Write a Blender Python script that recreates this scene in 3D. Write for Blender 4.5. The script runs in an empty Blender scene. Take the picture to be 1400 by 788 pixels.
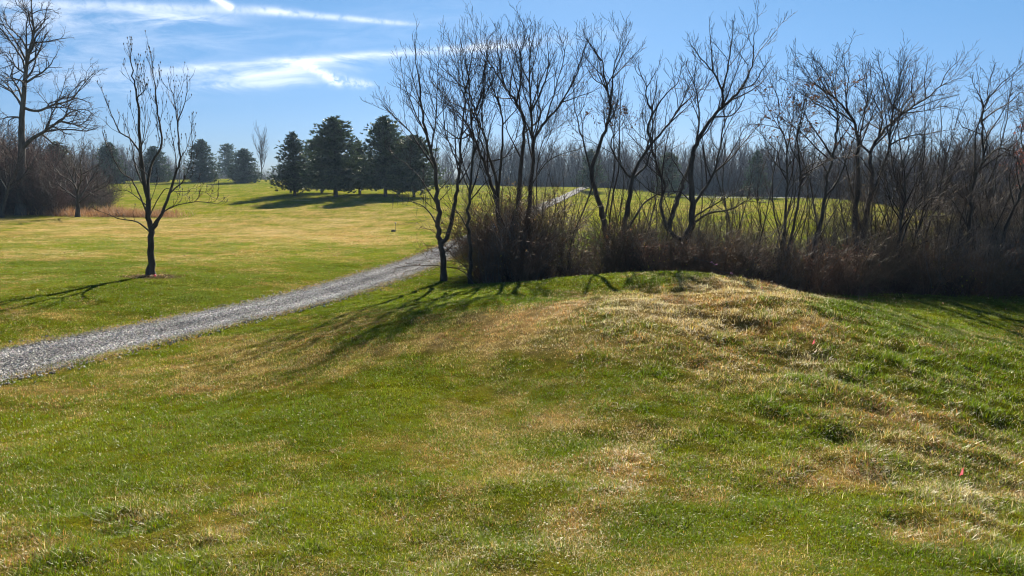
import bpy, math, random
import numpy as np

rng = np.random.default_rng(11)
R = random.Random(5)
C = bpy.context.scene.collection
sc = bpy.context.scene
F = 1058.0                      # focal length in photo pixels (1400 wide)
EYE = 4.0                       # camera height over the low field
PITCH = math.atan((394 - 245) / F)
CP, SP = math.cos(PITCH), math.sin(PITCH)
SUN_AZ, SUN_EL = 4.5, 24.5

def at(px, py, d):
    """photo pixel at ground distance d -> world point"""
    a = (px - 700) / F; b = (394 - py) / F
    s = d / (CP + b * SP)
    return (a * s, d, EYE + s * (-SP + b * CP))

# ------------------------------------------------------------------ noise
def vnoise(x, y, seed=0):
    x = np.asarray(x, float); y = np.asarray(y, float)
    ix = np.floor(x).astype(np.int64); iy = np.floor(y).astype(np.int64)
    fx = x - ix; fy = y - iy
    fx = fx * fx * (3 - 2 * fx); fy = fy * fy * (3 - 2 * fy)
    def h(i, j):
        n = (i * 374761393 + j * 668265263 + seed * 974634777) & 0xffffffff
        n = ((n ^ (n >> 13)) * 1274126177) & 0xffffffff
        n = (n ^ (n >> 16)) & 0xffffffff
        return n / 4294967295.0
    return (h(ix, iy) * (1 - fx) + h(ix + 1, iy) * fx) * (1 - fy) + (h(ix, iy + 1) * (1 - fx) + h(ix + 1, iy + 1) * fx) * fy

def fbm(x, y, seed=0, octv=4, gain=.5):
    t = 0; a = 1; n = 0
    for k in range(octv):
        t = t + a * vnoise(x * 2 ** k + 13.7 * k, y * 2 ** k - 7.1 * k, seed + k); n += a; a *= gain
    return t / n

def sstep(a, b, x):
    t = np.clip((x - a) / (b - a), 0, 1)
    return t * t * (3 - 2 * t)

# ------------------------------------------------------------------ terrain heights
ctrl_px = [
 (0,788,4.3),(350,788,4.2),(700,788,4.2),(1050,788,4.2),(1400,788,4.3),
 (0,650,6.5),(350,650,6.3),(700,650,6.3),(1050,650,6.3),(1316,648,6.6),(1400,600,8),
 (0,560,9.6),(350,540,9.6),(700,540,9),(1000,540,8.6),(1200,510,9.6),
 (0,518,11.4),(0,494,12.5),(0,470,13.8),(100,474,13.9),(229,449,16),(229,433,17.3),(400,412,20.3),(520,377,27.3),(600,348,37.5),(520,396,23.5),
 (380,480,13),(500,450,14),(560,432,15),(700,410,15.3),(850,402,14.6),(1000,397,14),(1000,450,11.4),(1100,405,14),(1180,424,13.4),(1250,445,13),(1400,475,12.5),
 (560,415,18.5),(480,425,18.2),(605,384,27),(640,394,23.5),(700,389,23),(780,379,23),(860,373,23),(940,374,22),(1040,394,18.6),
 (860,399,19.2),(960,394,18.0),
 (1400,470,16.2),(1200,432,16.4),(1400,402,25.5),(1250,402,25.5),(1100,402,25.5),
 (0,420,17.2),(207,377,24),(0,375,25),(100,330,45),(400,330,49),(640,325,50),(0,300,72),(250,300,76),(400,300,77),(560,300,77),
 (0,294,80),(740,285,100),(790,262,180),(800,257,205),(740,259,205),(640,264,170),(560,268,132),(457,269,123),(403,268,123),(500,267,125),
 (335,250,215),(277,249,215),(213,249,215),(150,250,205),(60,262,150),(310,245,235),
 (900,266,195),(1000,271,172),(1100,272,160),(1230,287,103),(1300,296,85),(1400,302,78),
]
ctrl_w = [  # (x, y, drop below the eye)
 (0,0,1.65),(2,0,1.7),(-2,0,1.75),(0,1.6,1.8),(2.52,16.6,2.76),(3.93,16.0,2.55),(.95,17.0,2.82),(5.3,16.4,2.75),(0,-3,1.5),(-4,1,1.95),(4,1,1.9),(2.4,1.2,1.8),(-2.4,1.2,1.85),
 (6,26,3.75),(2,27,3.7),(10,28,3.9),(15,30,3.95),(-1,31,3.7),(6,33,4.0),(14,40,4.05),(5,50,4.0),(20,50,4.05),(34,50,4.05),
 (0,60,3.9),(10,80,4.0),(30,90,4.0),(15,130,3.9),
 (-150,400,3),(0,400,3),(150,400,3.5),(-300,900,4),(0,900,4),(300,900,4),(-700,2500,4),(0,2500,4),(700,2500,4),
 (-60,60,3.6),(60,60,4.0),(-60,25,2.9),(40,20,4.0),(-14,10,2.9),(10,5,2.9),(-20,3,2.9),(20,2,3.2),(-120,110,3.2),(120,110,4.0),
]
cpts = [at(*c) for c in ctrl_px] + [(x, y, EYE - dr) for x, y, dr in ctrl_w]
cpts = np.array(cpts)
def warp(x, y):
    r = np.maximum(np.hypot(x, y), 1.0)
    th = np.clip(np.arctan2(x, y), -1.35, 1.35)
    return th * 2.2, np.log(r)
def tps_k(d2): return np.where(d2 > 1e-12, .5 * d2 * np.log(np.maximum(d2, 1e-12)), 0)
_u, _v = warp(cpts[:, 0], cpts[:, 1])
_n = len(cpts)
_K = tps_k((_u[:, None] - _u) ** 2 + (_v[:, None] - _v) ** 2) + np.eye(_n) * 6e-4
_P = np.stack([np.ones(_n), _u, _v], 1)
_A = np.block([[_K, _P], [_P.T, np.zeros((3, 3))]])
_W = np.linalg.solve(_A, np.concatenate([cpts[:, 2], np.zeros(3)]))
def tps(x, y):
    u, v = warp(x, y)
    sh = u.shape; u = u.ravel(); v = v.ravel(); out = np.empty_like(u)
    for i in range(0, len(u), 20000):
        a, b = u[i:i + 20000, None], v[i:i + 20000, None]
        out[i:i + 20000] = tps_k((a - _u) ** 2 + (b - _v) ** 2) @ _W[:_n] + _W[_n] + a[:, 0] * _W[_n + 1] + b[:, 0] * _W[_n + 2]
    return out.reshape(sh)

def catmull(pts, k):
    pts = np.array(pts, float); out = []
    P = np.vstack([2 * pts[0] - pts[1], pts, 2 * pts[-1] - pts[-2]])
    for i in range(1, len(P) - 2):
        for t in np.arange(k) / k:
            a, b, c, d = P[i - 1], P[i], P[i + 1], P[i + 2]
            out.append(.5 * (2 * b + (c - a) * t + (2 * a - 5 * b + 4 * c - d) * t * t + (3 * b - a - 3 * c + d) * t ** 3))
    out.append(pts[-1]); return np.array(out)

PATH_C = catmull([(-13.5,-6),(-11.2,2),(-9.6,8),(-8.27,12.5),(-7.87,13.9),(-7.1,16),(-5.75,20.3),(-4.64,27.3),(-3.55,37.5),(-2.6,49),(-.6,68),(3.4,100),(9,142),(15.6,184),(21,215)], 14)
PATH_W = 1.2
_pseg_a, _pseg_b = PATH_C[:-1], PATH_C[1:]
def pathw(y): return np.interp(y, [12.5, 16, 20, 27, 37, 60, 100], [.97, .87, .85, .85, .85, .9, 1.1])
def path_dist(x, y):
    return _pdist(x, y) * PATH_W / pathw(y)
def _pdist(x, y):
    x = np.asarray(x, float); sh = x.shape; p = np.stack([x.ravel(), np.asarray(y, float).ravel()], 1)
    best = np.full(len(p), 1e9)
    for a, b in zip(_pseg_a, _pseg_b):
        ab = b - a; t = np.clip(((p - a) @ ab) / (ab @ ab), 0, 1)
        q = a + t[:, None] * ab
        best = np.minimum(best, np.hypot(p[:, 0] - q[:, 0], p[:, 1] - q[:, 1]))
    return best.reshape(sh)

# ------------------------------------------------------------------ regional grass character and some painted tree shade (baked once at world positions)
STRAW = [  # where the turf is dead and straw coloured: px, py, rx, ry, amount
 (1000,402,170,14,.95),(990,440,190,40,.75),(1130,450,80,35,.6),(930,500,120,35,.4),(1290,470,90,18,.45),
 (750,565,60,28,.5),(860,600,35,70,.5),(820,690,60,35,.45),(1210,590,110,40,.6),(1340,690,100,60,.6),(1150,640,90,35,.35),
 (700,470,170,22,.35),(880,425,140,16,.6),(620,440,120,18,.5),
 (80,560,130,28,.55),(250,515,160,28,.6),(430,478,150,24,.62),(0,600,60,25,.4),
 (300,740,160,30,.35),(100,318,200,12,.75),(150,301,220,6,.6),(420,324,110,9,.55),(380,345,120,8,.35),(260,285,260,4,.35),(500,308,70,8,.5),(120,352,140,6,.3),(330,312,260,12,.6),(480,292,140,10,.65),(520,330,90,10,.6),(60,345,200,8,.35),
 (1000,285,180,5,.45),(1280,300,140,6,.45),(750,290,60,15,.4),
 (960,386,70,9,.9),(870,384,40,7,.4),(600,395,50,12,.35),(600,600,260,18,.1)]
GREEN = [(640,520,190,34),(430,590,170,30),(780,620,70,30),(1060,600,120,22),(620,398,90,14),(1300,430,160,22),(150,640,140,30),(690,395,110,12),(420,415,60,16),(800,386,130,9),(800,386,110,8),(560,410,80,14),(1250,415,160,14)]  # greener turf; patches behind the crest also paint in tree shade
def project(x, y, z):
    dz = z - EYE
    f = np.maximum(y * CP - dz * SP, .05); u = y * SP + dz * CP
    return 700 + F * x / f, 394 - F * u / f
def straw_map(x, y, z):
    px, py = project(x, y, z)
    n = fbm(x * .55, y * .55, 3, 4) - .5
    n2 = fbm(x * 2.6, y * 2.6, 9, 3) - .5
    s = np.zeros_like(x) + .055
    for a, b, c, d, k in STRAW:
        s = s + k * .82 * np.exp(-(((px - a) / c) ** 2 + ((py - b) / d) ** 2))
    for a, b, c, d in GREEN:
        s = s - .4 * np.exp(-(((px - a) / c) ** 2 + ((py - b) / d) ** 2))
    s = s + n * 1.35 + n2 * 1.1
    far = sstep(50, 110, y)
    s = s * (1 - .05 * far)
    return np.clip(s, 0, 1)
def rough_map(x, y, z):
    """unmown, tussocky turf"""
    px, py = project(x, y, z)
    s = np.zeros_like(x)
    for a, b, c, d, k in [(1000,425,220,50,.8),(1250,620,230,90,1),(1150,500,220,50,.7),(960,386,90,10,1),(200,740,200,60,.7),(1380,740,150,80,.9),(860,640,60,70,.5),(640,740,200,60,.35)]:
        s = s + k * np.exp(-(((px - a) / c) ** 2 + ((py - b) / d) ** 2))
    return np.clip(s, 0, 1)

# polar terrain grid
fov = math.radians(44)
th_in = np.linspace(-fov, fov, 460)
th_out = np.linspace(fov, 2 * math.pi - fov, 60)[1:-1]
TH = np.concatenate([th_in, th_out])
RR = np.concatenate([np.exp(np.arange(math.log(.5), math.log(3), .06)), np.exp(np.arange(math.log(3), math.log(45), .0068)), np.exp(np.arange(math.log(45), math.log(2600), .022)), [6000.]])
gx = np.sin(TH)[:, None] * RR; gy = np.cos(TH)[:, None] * RR
gz = tps(gx, gy)
far_flat = sstep(600, 1500, np.hypot(gx, gy)); gz = gz * (1 - far_flat) + 0 * far_flat
_pd = path_dist(gx, gy)
_off = sstep(PATH_W - .1, PATH_W + 1.2, _pd)
rg0 = rough_map(gx, gy, gz)
und = (fbm(gx * .5, gy * .5, 21, 3) - .5) * .12 + (fbm(gx * 2.2, gy * 2.2, 31, 3) - .5) * (.04 + .15 * rg0)
nearw = 1 - sstep(60, 160, np.hypot(gx, gy))
gz = gz + und * _off * nearw
gz = gz - .06 * (1 - sstep(PATH_W - .05, PATH_W + .25, _pd)) * nearw * 0
_lr = np.log(RR)
def ground(x, y):
    """height of the terrain sheet itself"""
    x = np.asarray(x, float); y = np.asarray(y, float)
    th = np.arctan2(x, y); th = np.where(th < -fov, th + 2 * math.pi, th)
    fi = np.interp(th, np.append(TH, TH[0] + 2 * math.pi), np.arange(len(TH) + 1.0))
    fj = np.interp(np.log(np.maximum(np.hypot(x, y), .51)), _lr, np.arange(float(len(RR))))
    i = np.floor(fi).astype(int); j = np.minimum(np.floor(fj).astype(int), len(RR) - 2)
    a = fi - i; b = fj - j; i0 = i % len(TH); i1 = (i + 1) % len(TH)
    return (gz[i0, j] * (1 - a) + gz[i1, j] * a) * (1 - b) + (gz[i0, j + 1] * (1 - a) + gz[i1, j + 1] * a) * b
def gnd(x, y): return float(ground(np.array([x]), np.array([y]))[0])

# ------------------------------------------------------------------ mesh helpers
def mesh_np(name, verts, faces, col=None, smooth=False):
    """faces: list of int arrays (n,k)"""
    me = bpy.data.meshes.new(name)
    verts = np.ascontiguousarray(verts, np.float32)
    me.vertices.add(len(verts)); me.vertices.foreach_set('co', verts.ravel())
    faces = [np.asarray(f, np.int32) for f in faces if len(f)]
    loops = np.concatenate([f.ravel() for f in faces])
    tot = np.concatenate([np.full(len(f), f.shape[1], np.int32) for f in faces])
    st = np.concatenate([[0], np.cumsum(tot)[:-1]]).astype(np.int32)
    me.loops.add(len(loops)); me.loops.foreach_set('vertex_index', loops)
    me.polygons.add(len(tot)); me.polygons.foreach_set('loop_start', st)
    me.polygons.foreach_set('use_smooth', np.full(len(tot), smooth))
    me.update(calc_edges=True)
    if col is not None:
        at_ = me.color_attributes.new('col', 'FLOAT_COLOR', 'POINT')
        c4 = np.ones((len(verts), 4), np.float32); c4[:, :3] = col
        at_.data.foreach_set('color', c4.ravel())
    return me
def link(name, me, mat, parent=None, loc=None):
    o = bpy.data.objects.new(name, me); C.objects.link(o)
    if mat is not None:
        me.materials.clear(); me.materials.append(mat)
    if parent: o.parent = parent
    if loc is not None: o.location = loc
    return o
def tag(o, label=None, cat=None, group=None, kind=None):
    if label: o['label'] = label
    if cat: o['category'] = cat
    if group: o['group'] = group
    if kind: o['kind'] = kind
    return o
def empty(name, loc, label, cat, group=None):
    o = bpy.data.objects.new(name, None); C.objects.link(o); o.location = loc
    o.empty_display_size = .3
    return tag(o, label, cat, group)
def copy_tree(root, loc, rz, s, label, group=None):
    r = root.copy(); C.objects.link(r); r.location = loc; r.rotation_euler = (0, 0, rz)
    r.scale = (s, s, s) if not isinstance(s, tuple) else s
    r['label'] = label
    if group: r['group'] = group
    for ch in root.children:
        c = ch.copy(); C.objects.link(c); c.parent = r
    return r

# ------------------------------------------------------------------ materials
def new_mat(name):
    m = bpy.data.materials.new(name); m.use_nodes = True
    nt = m.node_tree; nt.nodes.clear()
    out = nt.nodes.new('ShaderNodeOutputMaterial')
    return m, nt, out
def N(nt, t, **kw):
    n = nt.nodes.new(t)
    for k, v in kw.items(): setattr(n, k, v)
    return n
def ramp(nt, fac, stops):
    r = N(nt, 'ShaderNodeValToRGB'); e = r.color_ramp.elements
    while len(e) < len(stops): e.new(.5)
    for el, (p, c) in zip(e, stops): el.position = p; el.color = (*c, 1)
    nt.links.new(fac, r.inputs[0]); return r.outputs[0]
def noise(nt, scale, detail=4, vec=None, rough=.6):
    n = N(nt, 'ShaderNodeTexNoise'); n.inputs['Scale'].default_value = scale
    n.inputs['Detail'].default_value = detail; n.inputs['Roughness'].default_value = rough
    if vec is not None: nt.links.new(vec, n.inputs['Vector'])
    return n.outputs['Fac']
def objvec(nt, sx=1, sy=1, sz=1):
    tc = N(nt, 'ShaderNodeTexCoord'); mp = N(nt, 'ShaderNodeMapping'); mp.inputs['Scale'].default_value = (sx, sy, sz)
    nt.links.new(tc.outputs['Object'], mp.inputs[0]); return mp.outputs[0]

def bark_mat(name, dark, light, scale=6, rough=.9):
    m, nt, out = new_mat(name)
    b = N(nt, 'ShaderNodeBsdfPrincipled'); b.inputs['Roughness'].default_value = rough
    b.inputs['Specular IOR Level'].default_value = .25
    v = objvec(nt, 1, 1, .25)
    f = noise(nt, scale, 6, v)
    nt.links.new(ramp(nt, f, [(.3, dark), (.7, light)]), b.inputs['Base Color'])
    bp = N(nt, 'ShaderNodeBump'); bp.inputs['Strength'].default_value = .7; bp.inputs['Distance'].default_value = .03
    nt.links.new(noise(nt, scale * 4, 5, v), bp.inputs['Height']); nt.links.new(bp.outputs[0], b.inputs['Normal'])
    nt.links.new(b.outputs[0], out.inputs[0]); return m
BARK = bark_mat('bark_dark', (.035, .028, .023), (.10, .085, .07))
BARKG = bark_mat('bark_grey', (.06, .052, .045), (.17, .15, .13))
SYC = bark_mat('bark_sycamore', (.04, .034, .03), (.15, .13, .11), 2.5)
def twig_mat(name, c, spec=.35):
    m, nt, out = new_mat(name)
    b = N(nt, 'ShaderNodeBsdfPrincipled'); b.inputs['Roughness'].default_value = .75
    b.inputs['Specular IOR Level'].default_value = spec * .35
    f = noise(nt, 1.3, 3, objvec(nt))
    nt.links.new(ramp(nt, f, [(.3, tuple(x * .6 for x in c)), (.7, tuple(x * 1.35 for x in c))]), b.inputs['Base Color'])
    nt.links.new(b.outputs[0], out.inputs[0]); return m
TWIG = twig_mat('twig_brown', (.062, .048, .042))
TWIGR = twig_mat('twig_reddish', (.10, .06, .05))
BRUSH = twig_mat('brush_brown', (.150, .110, .072), .3)
BRUSHR = twig_mat('brush_reddish', (.175, .108, .072), .3)
TWIGG = twig_mat('twig_grey', (.14, .12, .105))
FARTW = twig_mat('far_twigs', (.118, .106, .112), .1)  # grey bark, with some bluish distance haze put into the colour

def leafy(name, trans=.45, rough=.5, gloss=.12, vary=.0):
    """thin leaf / blade material coloured by the per-blade attribute"""
    m, nt, out = new_mat(name)
    a = N(nt, 'ShaderNodeVertexColor', layer_name='col')
    d = N(nt, 'ShaderNodeBsdfDiffuse'); t = N(nt, 'ShaderNodeBsdfTranslucent'); g = N(nt, 'ShaderNodeBsdfGlossy')
    g.inputs['Roughness'].default_value = rough; g.inputs['Color'].default_value = (.9, .9, .85, 1)
    nt.links.new(a.outputs[0], d.inputs[0])
    sat = N(nt, 'ShaderNodeHueSaturation'); sat.inputs['Saturation'].default_value = 1.15; sat.inputs['Value'].default_value = 1.15
    nt.links.new(a.outputs[0], sat.inputs['Color']); nt.links.new(sat.outputs[0], t.inputs[0])
    m1 = N(nt, 'ShaderNodeMixShader'); m1.inputs[0].default_value = trans
    nt.links.new(d.outputs[0], m1.inputs[1]); nt.links.new(t.outputs[0], m1.inputs[2])
    m2 = N(nt, 'ShaderNodeMixShader'); m2.inputs[0].default_value = gloss
    nt.links.new(m1.outputs[0], m2.inputs[1]); nt.links.new(g.outputs[0], m2.inputs[2])
    nt.links.new(m2.outputs[0], out.inputs[0]); return m
GRASS = leafy('grass_blade', .46, .4, .04)
LEAF = leafy('dry_leaf', .35, .6, .05)
NEEDLE = leafy('needles', .25, .45, .08)

def ground_mat():
    m, nt, out = new_mat('turf')
    a = N(nt, 'ShaderNodeVertexColor', layer_name='col')
    v = objvec(nt)
    f1 = noise(nt, 5, 8, v, .78); f2 = noise(nt, .55, 7, v, .7)
    hs = N(nt, 'ShaderNodeMix', data_type='RGBA', blend_type='MULTIPLY'); hs.inputs[0].default_value = 1
    nt.links.new(a.outputs[0], hs.inputs[6])
    nt.links.new(ramp(nt, f1, [(.3, (.38, .40, .36)), (.52, (1, 1, 1)), (.72, (1.75, 1.65, 1.5))]), hs.inputs[7])
    h2 = N(nt, 'ShaderNodeMix', data_type='RGBA', blend_type='MULTIPLY'); h2.inputs[0].default_value = 1
    nt.links.new(hs.outputs[2], h2.inputs[6])
    nt.links.new(ramp(nt, f2, [(.32, (.62, .74, .6)), (.68, (1.35, 1.22, 1.3))]), h2.inputs[7])
    f4 = noise(nt, 110, 4, v, .75); h3 = N(nt, 'ShaderNodeMix', data_type='RGBA', blend_type='MULTIPLY'); h3.inputs[0].default_value = 1
    nt.links.new(h2.outputs[2], h3.inputs[6]); nt.links.new(ramp(nt, f4, [(.36, (.35, .35, .33)), (.5, (.95, .95, .95)), (.66, (2.0, 1.9, 1.7))]), h3.inputs[7])
    b = N(nt, 'ShaderNodeBsdfDiffuse'); nt.links.new(h3.outputs[2], b.inputs[0])
    tr = N(nt, 'ShaderNodeBump'); tr.inputs['Strength'].default_value = .8; tr.inputs['Distance'].default_value = .06
    f3 = noise(nt, 22, 5, v, .7); nt.links.new(f3, tr.inputs['Height']); nt.links.new(tr.outputs[0], b.inputs['Normal'])
    nt.links.new(b.outputs[0], out.inputs[0]); return m

def attr_mat(name, rough=.8, spec=.3):
    m, nt, out = new_mat(name)
    a = N(nt, 'ShaderNodeVertexColor', layer_name='col')
    b = N(nt, 'ShaderNodeBsdfPrincipled'); b.inputs['Roughness'].default_value = rough; b.inputs['Specular IOR Level'].default_value = spec
    f = noise(nt, 40, 4, objvec(nt))
    mx = N(nt, 'ShaderNodeMix', data_type='RGBA', blend_type='MULTIPLY'); mx.inputs[0].default_value = 1
    nt.links.new(a.outputs[0], mx.inputs[6]); nt.links.new(ramp(nt, f, [(.3, (.75, .75, .75)), (.7, (1.15, 1.15, 1.15))]), mx.inputs[7])
    nt.links.new(mx.outputs[2], b.inputs['Base Color']); nt.links.new(b.outputs[0], out.inputs[0]); return m
STONE = attr_mat('crushed_stone', .9, .12)

def plain(name, c, rough=.6, trans=0, metal=0):
    m, nt, out = new_mat(name)
    b = N(nt, 'ShaderNodeBsdfPrincipled'); b.inputs['Roughness'].default_value = rough; b.inputs['Metallic'].default_value = metal
    f = noise(nt, 30, 3, objvec(nt))
    nt.links.new(ramp(nt, f, [(.3, tuple(x * .8 for x in c)), (.7, tuple(min(1, x * 1.15) for x in c))]), b.inputs['Base Color'])
    if trans:
        t = N(nt, 'ShaderNodeBsdfTranslucent'); t.inputs[0].default_value = (*c, 1)
        mx = N(nt, 'ShaderNodeMixShader'); mx.inputs[0].default_value = trans
        nt.links.new(b.outputs[0], mx.inputs[1]); nt.links.new(t.outputs[0], mx.inputs[2]); nt.links.new(mx.outputs[0], out.inputs[0])
    else: nt.links.new(b.outputs[0], out.inputs[0])
    return m

# ------------------------------------------------------------------ grass colours
GREENS = np.array([(.105,.158,.012),(.165,.208,.016),(.235,.252,.022),(.310,.280,.040)])
STRAWS = np.array([(.42,.30,.105),(.49,.38,.165),(.54,.47,.28),(.37,.20,.080)])
def turf_col(s, x, y, mean=False):
    """mean colour of the turf for straw share s"""
    n = fbm(x * .3, y * .3, 77, 3)
    w = np.clip((n - .3) / .4, 0, 1)[:, None]
    g = GREENS[1] * (1 - w) + GREENS[2] * w
    st = STRAWS[0] * (1 - w) + STRAWS[1] * w
    return g * (1 - s[:, None]) + st * s[:, None]

# ------------------------------------------------------------------ ground sheet
nT, nR = gx.shape
V = np.stack([gx, gy, gz], -1).reshape(-1, 3)
i = np.arange(nT)[:, None]; j = np.arange(nR - 1)[None]
i2 = (i + 1) % nT
Q = np.stack([i * nR + j, i * nR + j + 1, i2 * nR + j + 1, i2 * nR + j], -1).reshape(-1, 4)
V = np.vstack([V, [[0, 0, gnd(0, .55)]]])
T = np.stack([np.arange(nT) * nR, ((np.arange(nT) + 1) % nT) * nR, np.full(nT, len(V) - 1)], -1)
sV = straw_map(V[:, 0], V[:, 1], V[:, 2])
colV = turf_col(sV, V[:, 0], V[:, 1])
rV = np.hypot(V[:, 0], V[:, 1])
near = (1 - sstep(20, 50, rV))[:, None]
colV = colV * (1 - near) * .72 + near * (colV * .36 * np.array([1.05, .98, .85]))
# bare soil and leaf litter under the thicket
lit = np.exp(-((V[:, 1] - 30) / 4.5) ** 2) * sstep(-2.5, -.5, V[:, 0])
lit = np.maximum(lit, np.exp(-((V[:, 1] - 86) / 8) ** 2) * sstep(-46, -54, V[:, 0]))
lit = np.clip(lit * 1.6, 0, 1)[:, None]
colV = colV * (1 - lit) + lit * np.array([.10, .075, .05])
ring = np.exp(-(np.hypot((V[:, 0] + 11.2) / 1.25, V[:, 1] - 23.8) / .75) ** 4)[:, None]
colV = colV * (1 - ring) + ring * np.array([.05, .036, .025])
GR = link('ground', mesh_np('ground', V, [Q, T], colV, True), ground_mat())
tag(GR, 'rolling lawn of patchy green and straw coloured winter grass', 'ground', kind='structure')

# ------------------------------------------------------------------ gravel path
def path_mesh():
    k = 10
    c = catmull(PATH_C, 3)
    t = np.gradient(c, axis=0); t /= np.linalg.norm(t, axis=1)[:, None]; nrm = np.stack([t[:, 1], -t[:, 0]], 1)
    s = np.linspace(-1, 1, k)
    arc = np.concatenate([[0], np.cumsum(np.linalg.norm(np.diff(c, axis=0), axis=1))])
    wl = PATH_W + (fbm(arc * .9, arc * 0, 5, 3) - .5) * .35; wr = PATH_W + (fbm(arc * .9, arc * 0 + 9, 6, 3) - .5) * .35
    off = np.where(s[None] < 0, s[None] * wl[:, None], s[None] * wr[:, None])
    off = off * (pathw(c[:, 1]) / PATH_W)[:, None]
    x = c[:, 0, None] + nrm[:, 0, None] * off; y = c[:, 1, None] + nrm[:, 1, None] * off
    d = np.hypot(x, y)
    z = ground(x, y) + np.where(np.abs(s)[None] > .98, .004, .022) + np.maximum(0, d - 35) * .0012
    n = len(c)
    i = np.arange(n - 1)[:, None]; j = np.arange(k - 1)[None]
    q = np.stack([i * k + j, i * k + j + 1, (i + 1) * k + j + 1, (i + 1) * k + j], -1).reshape(-1, 4)
    return mesh_np('gravel_path', np.stack([x, y, z], -1).reshape(-1, 3), [q], None, True)
def gravel_mat():
    m, nt, out = new_mat('gravel')
    v = objvec(nt)
    vo = N(nt, 'ShaderNodeTexVoronoi'); vo.inputs['Scale'].default_value = 16; nt.links.new(v, vo.inputs['Vector'])
    sep = N(nt, 'ShaderNodeSeparateColor'); nt.links.new(vo.outputs['Color'], sep.inputs[0])
    col = ramp(nt, sep.outputs[0], [(0, (.045, .043, .04)), (.5, (.10, .097, .092)), (1, (.20, .194, .185))])
    mx = N(nt, 'ShaderNodeMix', data_type='RGBA', blend_type='MULTIPLY'); mx.inputs[0].default_value = .8
    nt.links.new(col, mx.inputs[6]); nt.links.new(ramp(nt, vo.outputs['Distance'], [(0, (1, 1, 1)), (.6, (.25, .25, .25))]), mx.inputs[7])
    b = N(nt, 'ShaderNodeBsdfPrincipled'); b.inputs['Roughness'].default_value = .95; b.inputs['Specular IOR Level'].default_value = .08
    nt.links.new(mx.outputs[2], b.inputs['Base Color'])
    bp = N(nt, 'ShaderNodeBump'); bp.invert = True; bp.inputs['Distance'].default_value = .04; bp.inputs['Strength'].default_value = .9
    nt.links.new(vo.outputs['Distance'], bp.inputs['Height']); nt.links.new(bp.outputs[0], b.inputs['Normal'])
    nt.links.new(b.outputs[0], out.inputs[0]); return m
tag(link('gravel_path', path_mesh(), gravel_mat()), 'pale grey gravel path curving across the lawn toward the far field', 'path', kind='structure')

def ico():
    p = (1 + 5 ** .5) / 2
    v = np.array([(-1,p,0),(1,p,0),(-1,-p,0),(1,-p,0),(0,-1,p),(0,1,p),(0,-1,-p),(0,1,-p),(p,0,-1),(p,0,1),(-p,0,-1),(-p,0,1)]) / math.hypot(1, p)
    f = np.array([(0,11,5),(0,5,1),(0,1,7),(0,7,10),(0,10,11),(1,5,9),(5,11,4),(11,10,2),(10,7,6),(7,1,8),(3,9,4),(3,4,2),(3,2,6),(3,6,8),(3,8,9),(4,9,5),(2,4,11),(6,2,10),(8,6,7),(9,8,1)])
    return v, f
def scatter_stones(name, x, y, size, cols, zoff=.015):
    v, f = ico(); n = len(x)
    vv = v[None] * (1 + rng.uniform(-.28, .28, (n, 12, 1)))
    sc3 = size[:, None] * rng.uniform(.6, 1.3, (n, 3)); sc3[:, 2] *= .7
    vv = vv * sc3[:, None]
    a = rng.uniform(0, 6.28, n); ca, sa = np.cos(a)[:, None], np.sin(a)[:, None]
    X = vv[..., 0] * ca - vv[..., 1] * sa; Y = vv[..., 0] * sa + vv[..., 1] * ca
    ti = rng.normal(0, .35, n)[:, None]
    Z = vv[..., 2] + X * ti
    P = np.stack([X + x[:, None], Y + y[:, None], Z + (ground(x, y) + zoff)[:, None]], -1).reshape(-1, 3)
    fc = (f[None] + (np.arange(n) * 12)[:, None, None]).reshape(-1, 3)
    return mesh_np(name, P, [fc], np.repeat(cols, 12, 0))
sel = []
cc = catmull(PATH_C, 20); tt = np.gradient(cc, axis=0); tt /= np.linalg.norm(tt, axis=1)[:, None]
m_ = (cc[:, 1] > 9) & (cc[:, 1] < 50); cc = cc[m_]; tt = tt[m_]
wts = np.linalg.norm(np.gradient(cc, axis=0), axis=1) * np.clip(14 / cc[:, 1], .25, 1) ; wts /= wts.sum()
n = 90000
k = rng.choice(len(cc), n, p=wts)
off = rng.uniform(-1.04, 1.04, n); stray = rng.random(n) < .035; off = np.where(stray, np.sign(off) * (1 + np.abs(rng.normal(0, .16, n))), off) * pathw(cc[k, 1])
al = rng.normal(0, .12, n)
sx = cc[k, 0] + tt[k, 1] * off + tt[k, 0] * al; sy = cc[k, 1] - tt[k, 0] * off + tt[k, 1] * al
tone = np.clip(rng.beta(1.7, 1.5, n), 0, 1)[:, None]
cols = np.array([.14, .132, .122]) * (1 - tone) + np.array([.66, .63, .585]) * tone
trk = .72 + .42 * np.exp(-((np.abs(off) / pathw(cc[k, 1]) - .5) / .22) ** 2)
cols = cols * (1 + rng.normal(0, .05, (n, 3))) * (trk * (.7 + .6 * fbm(sx * .8, sy * .8, 301, 3)))[:, None]
tag(link('gravel', scatter_stones('gravel', sx, sy, rng.uniform(.011, .027, n) * np.clip(sy / 14, .9, 1.4), cols), STONE), 'crushed grey and white stones covering the path', 'gravel', kind='stuff')

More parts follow.
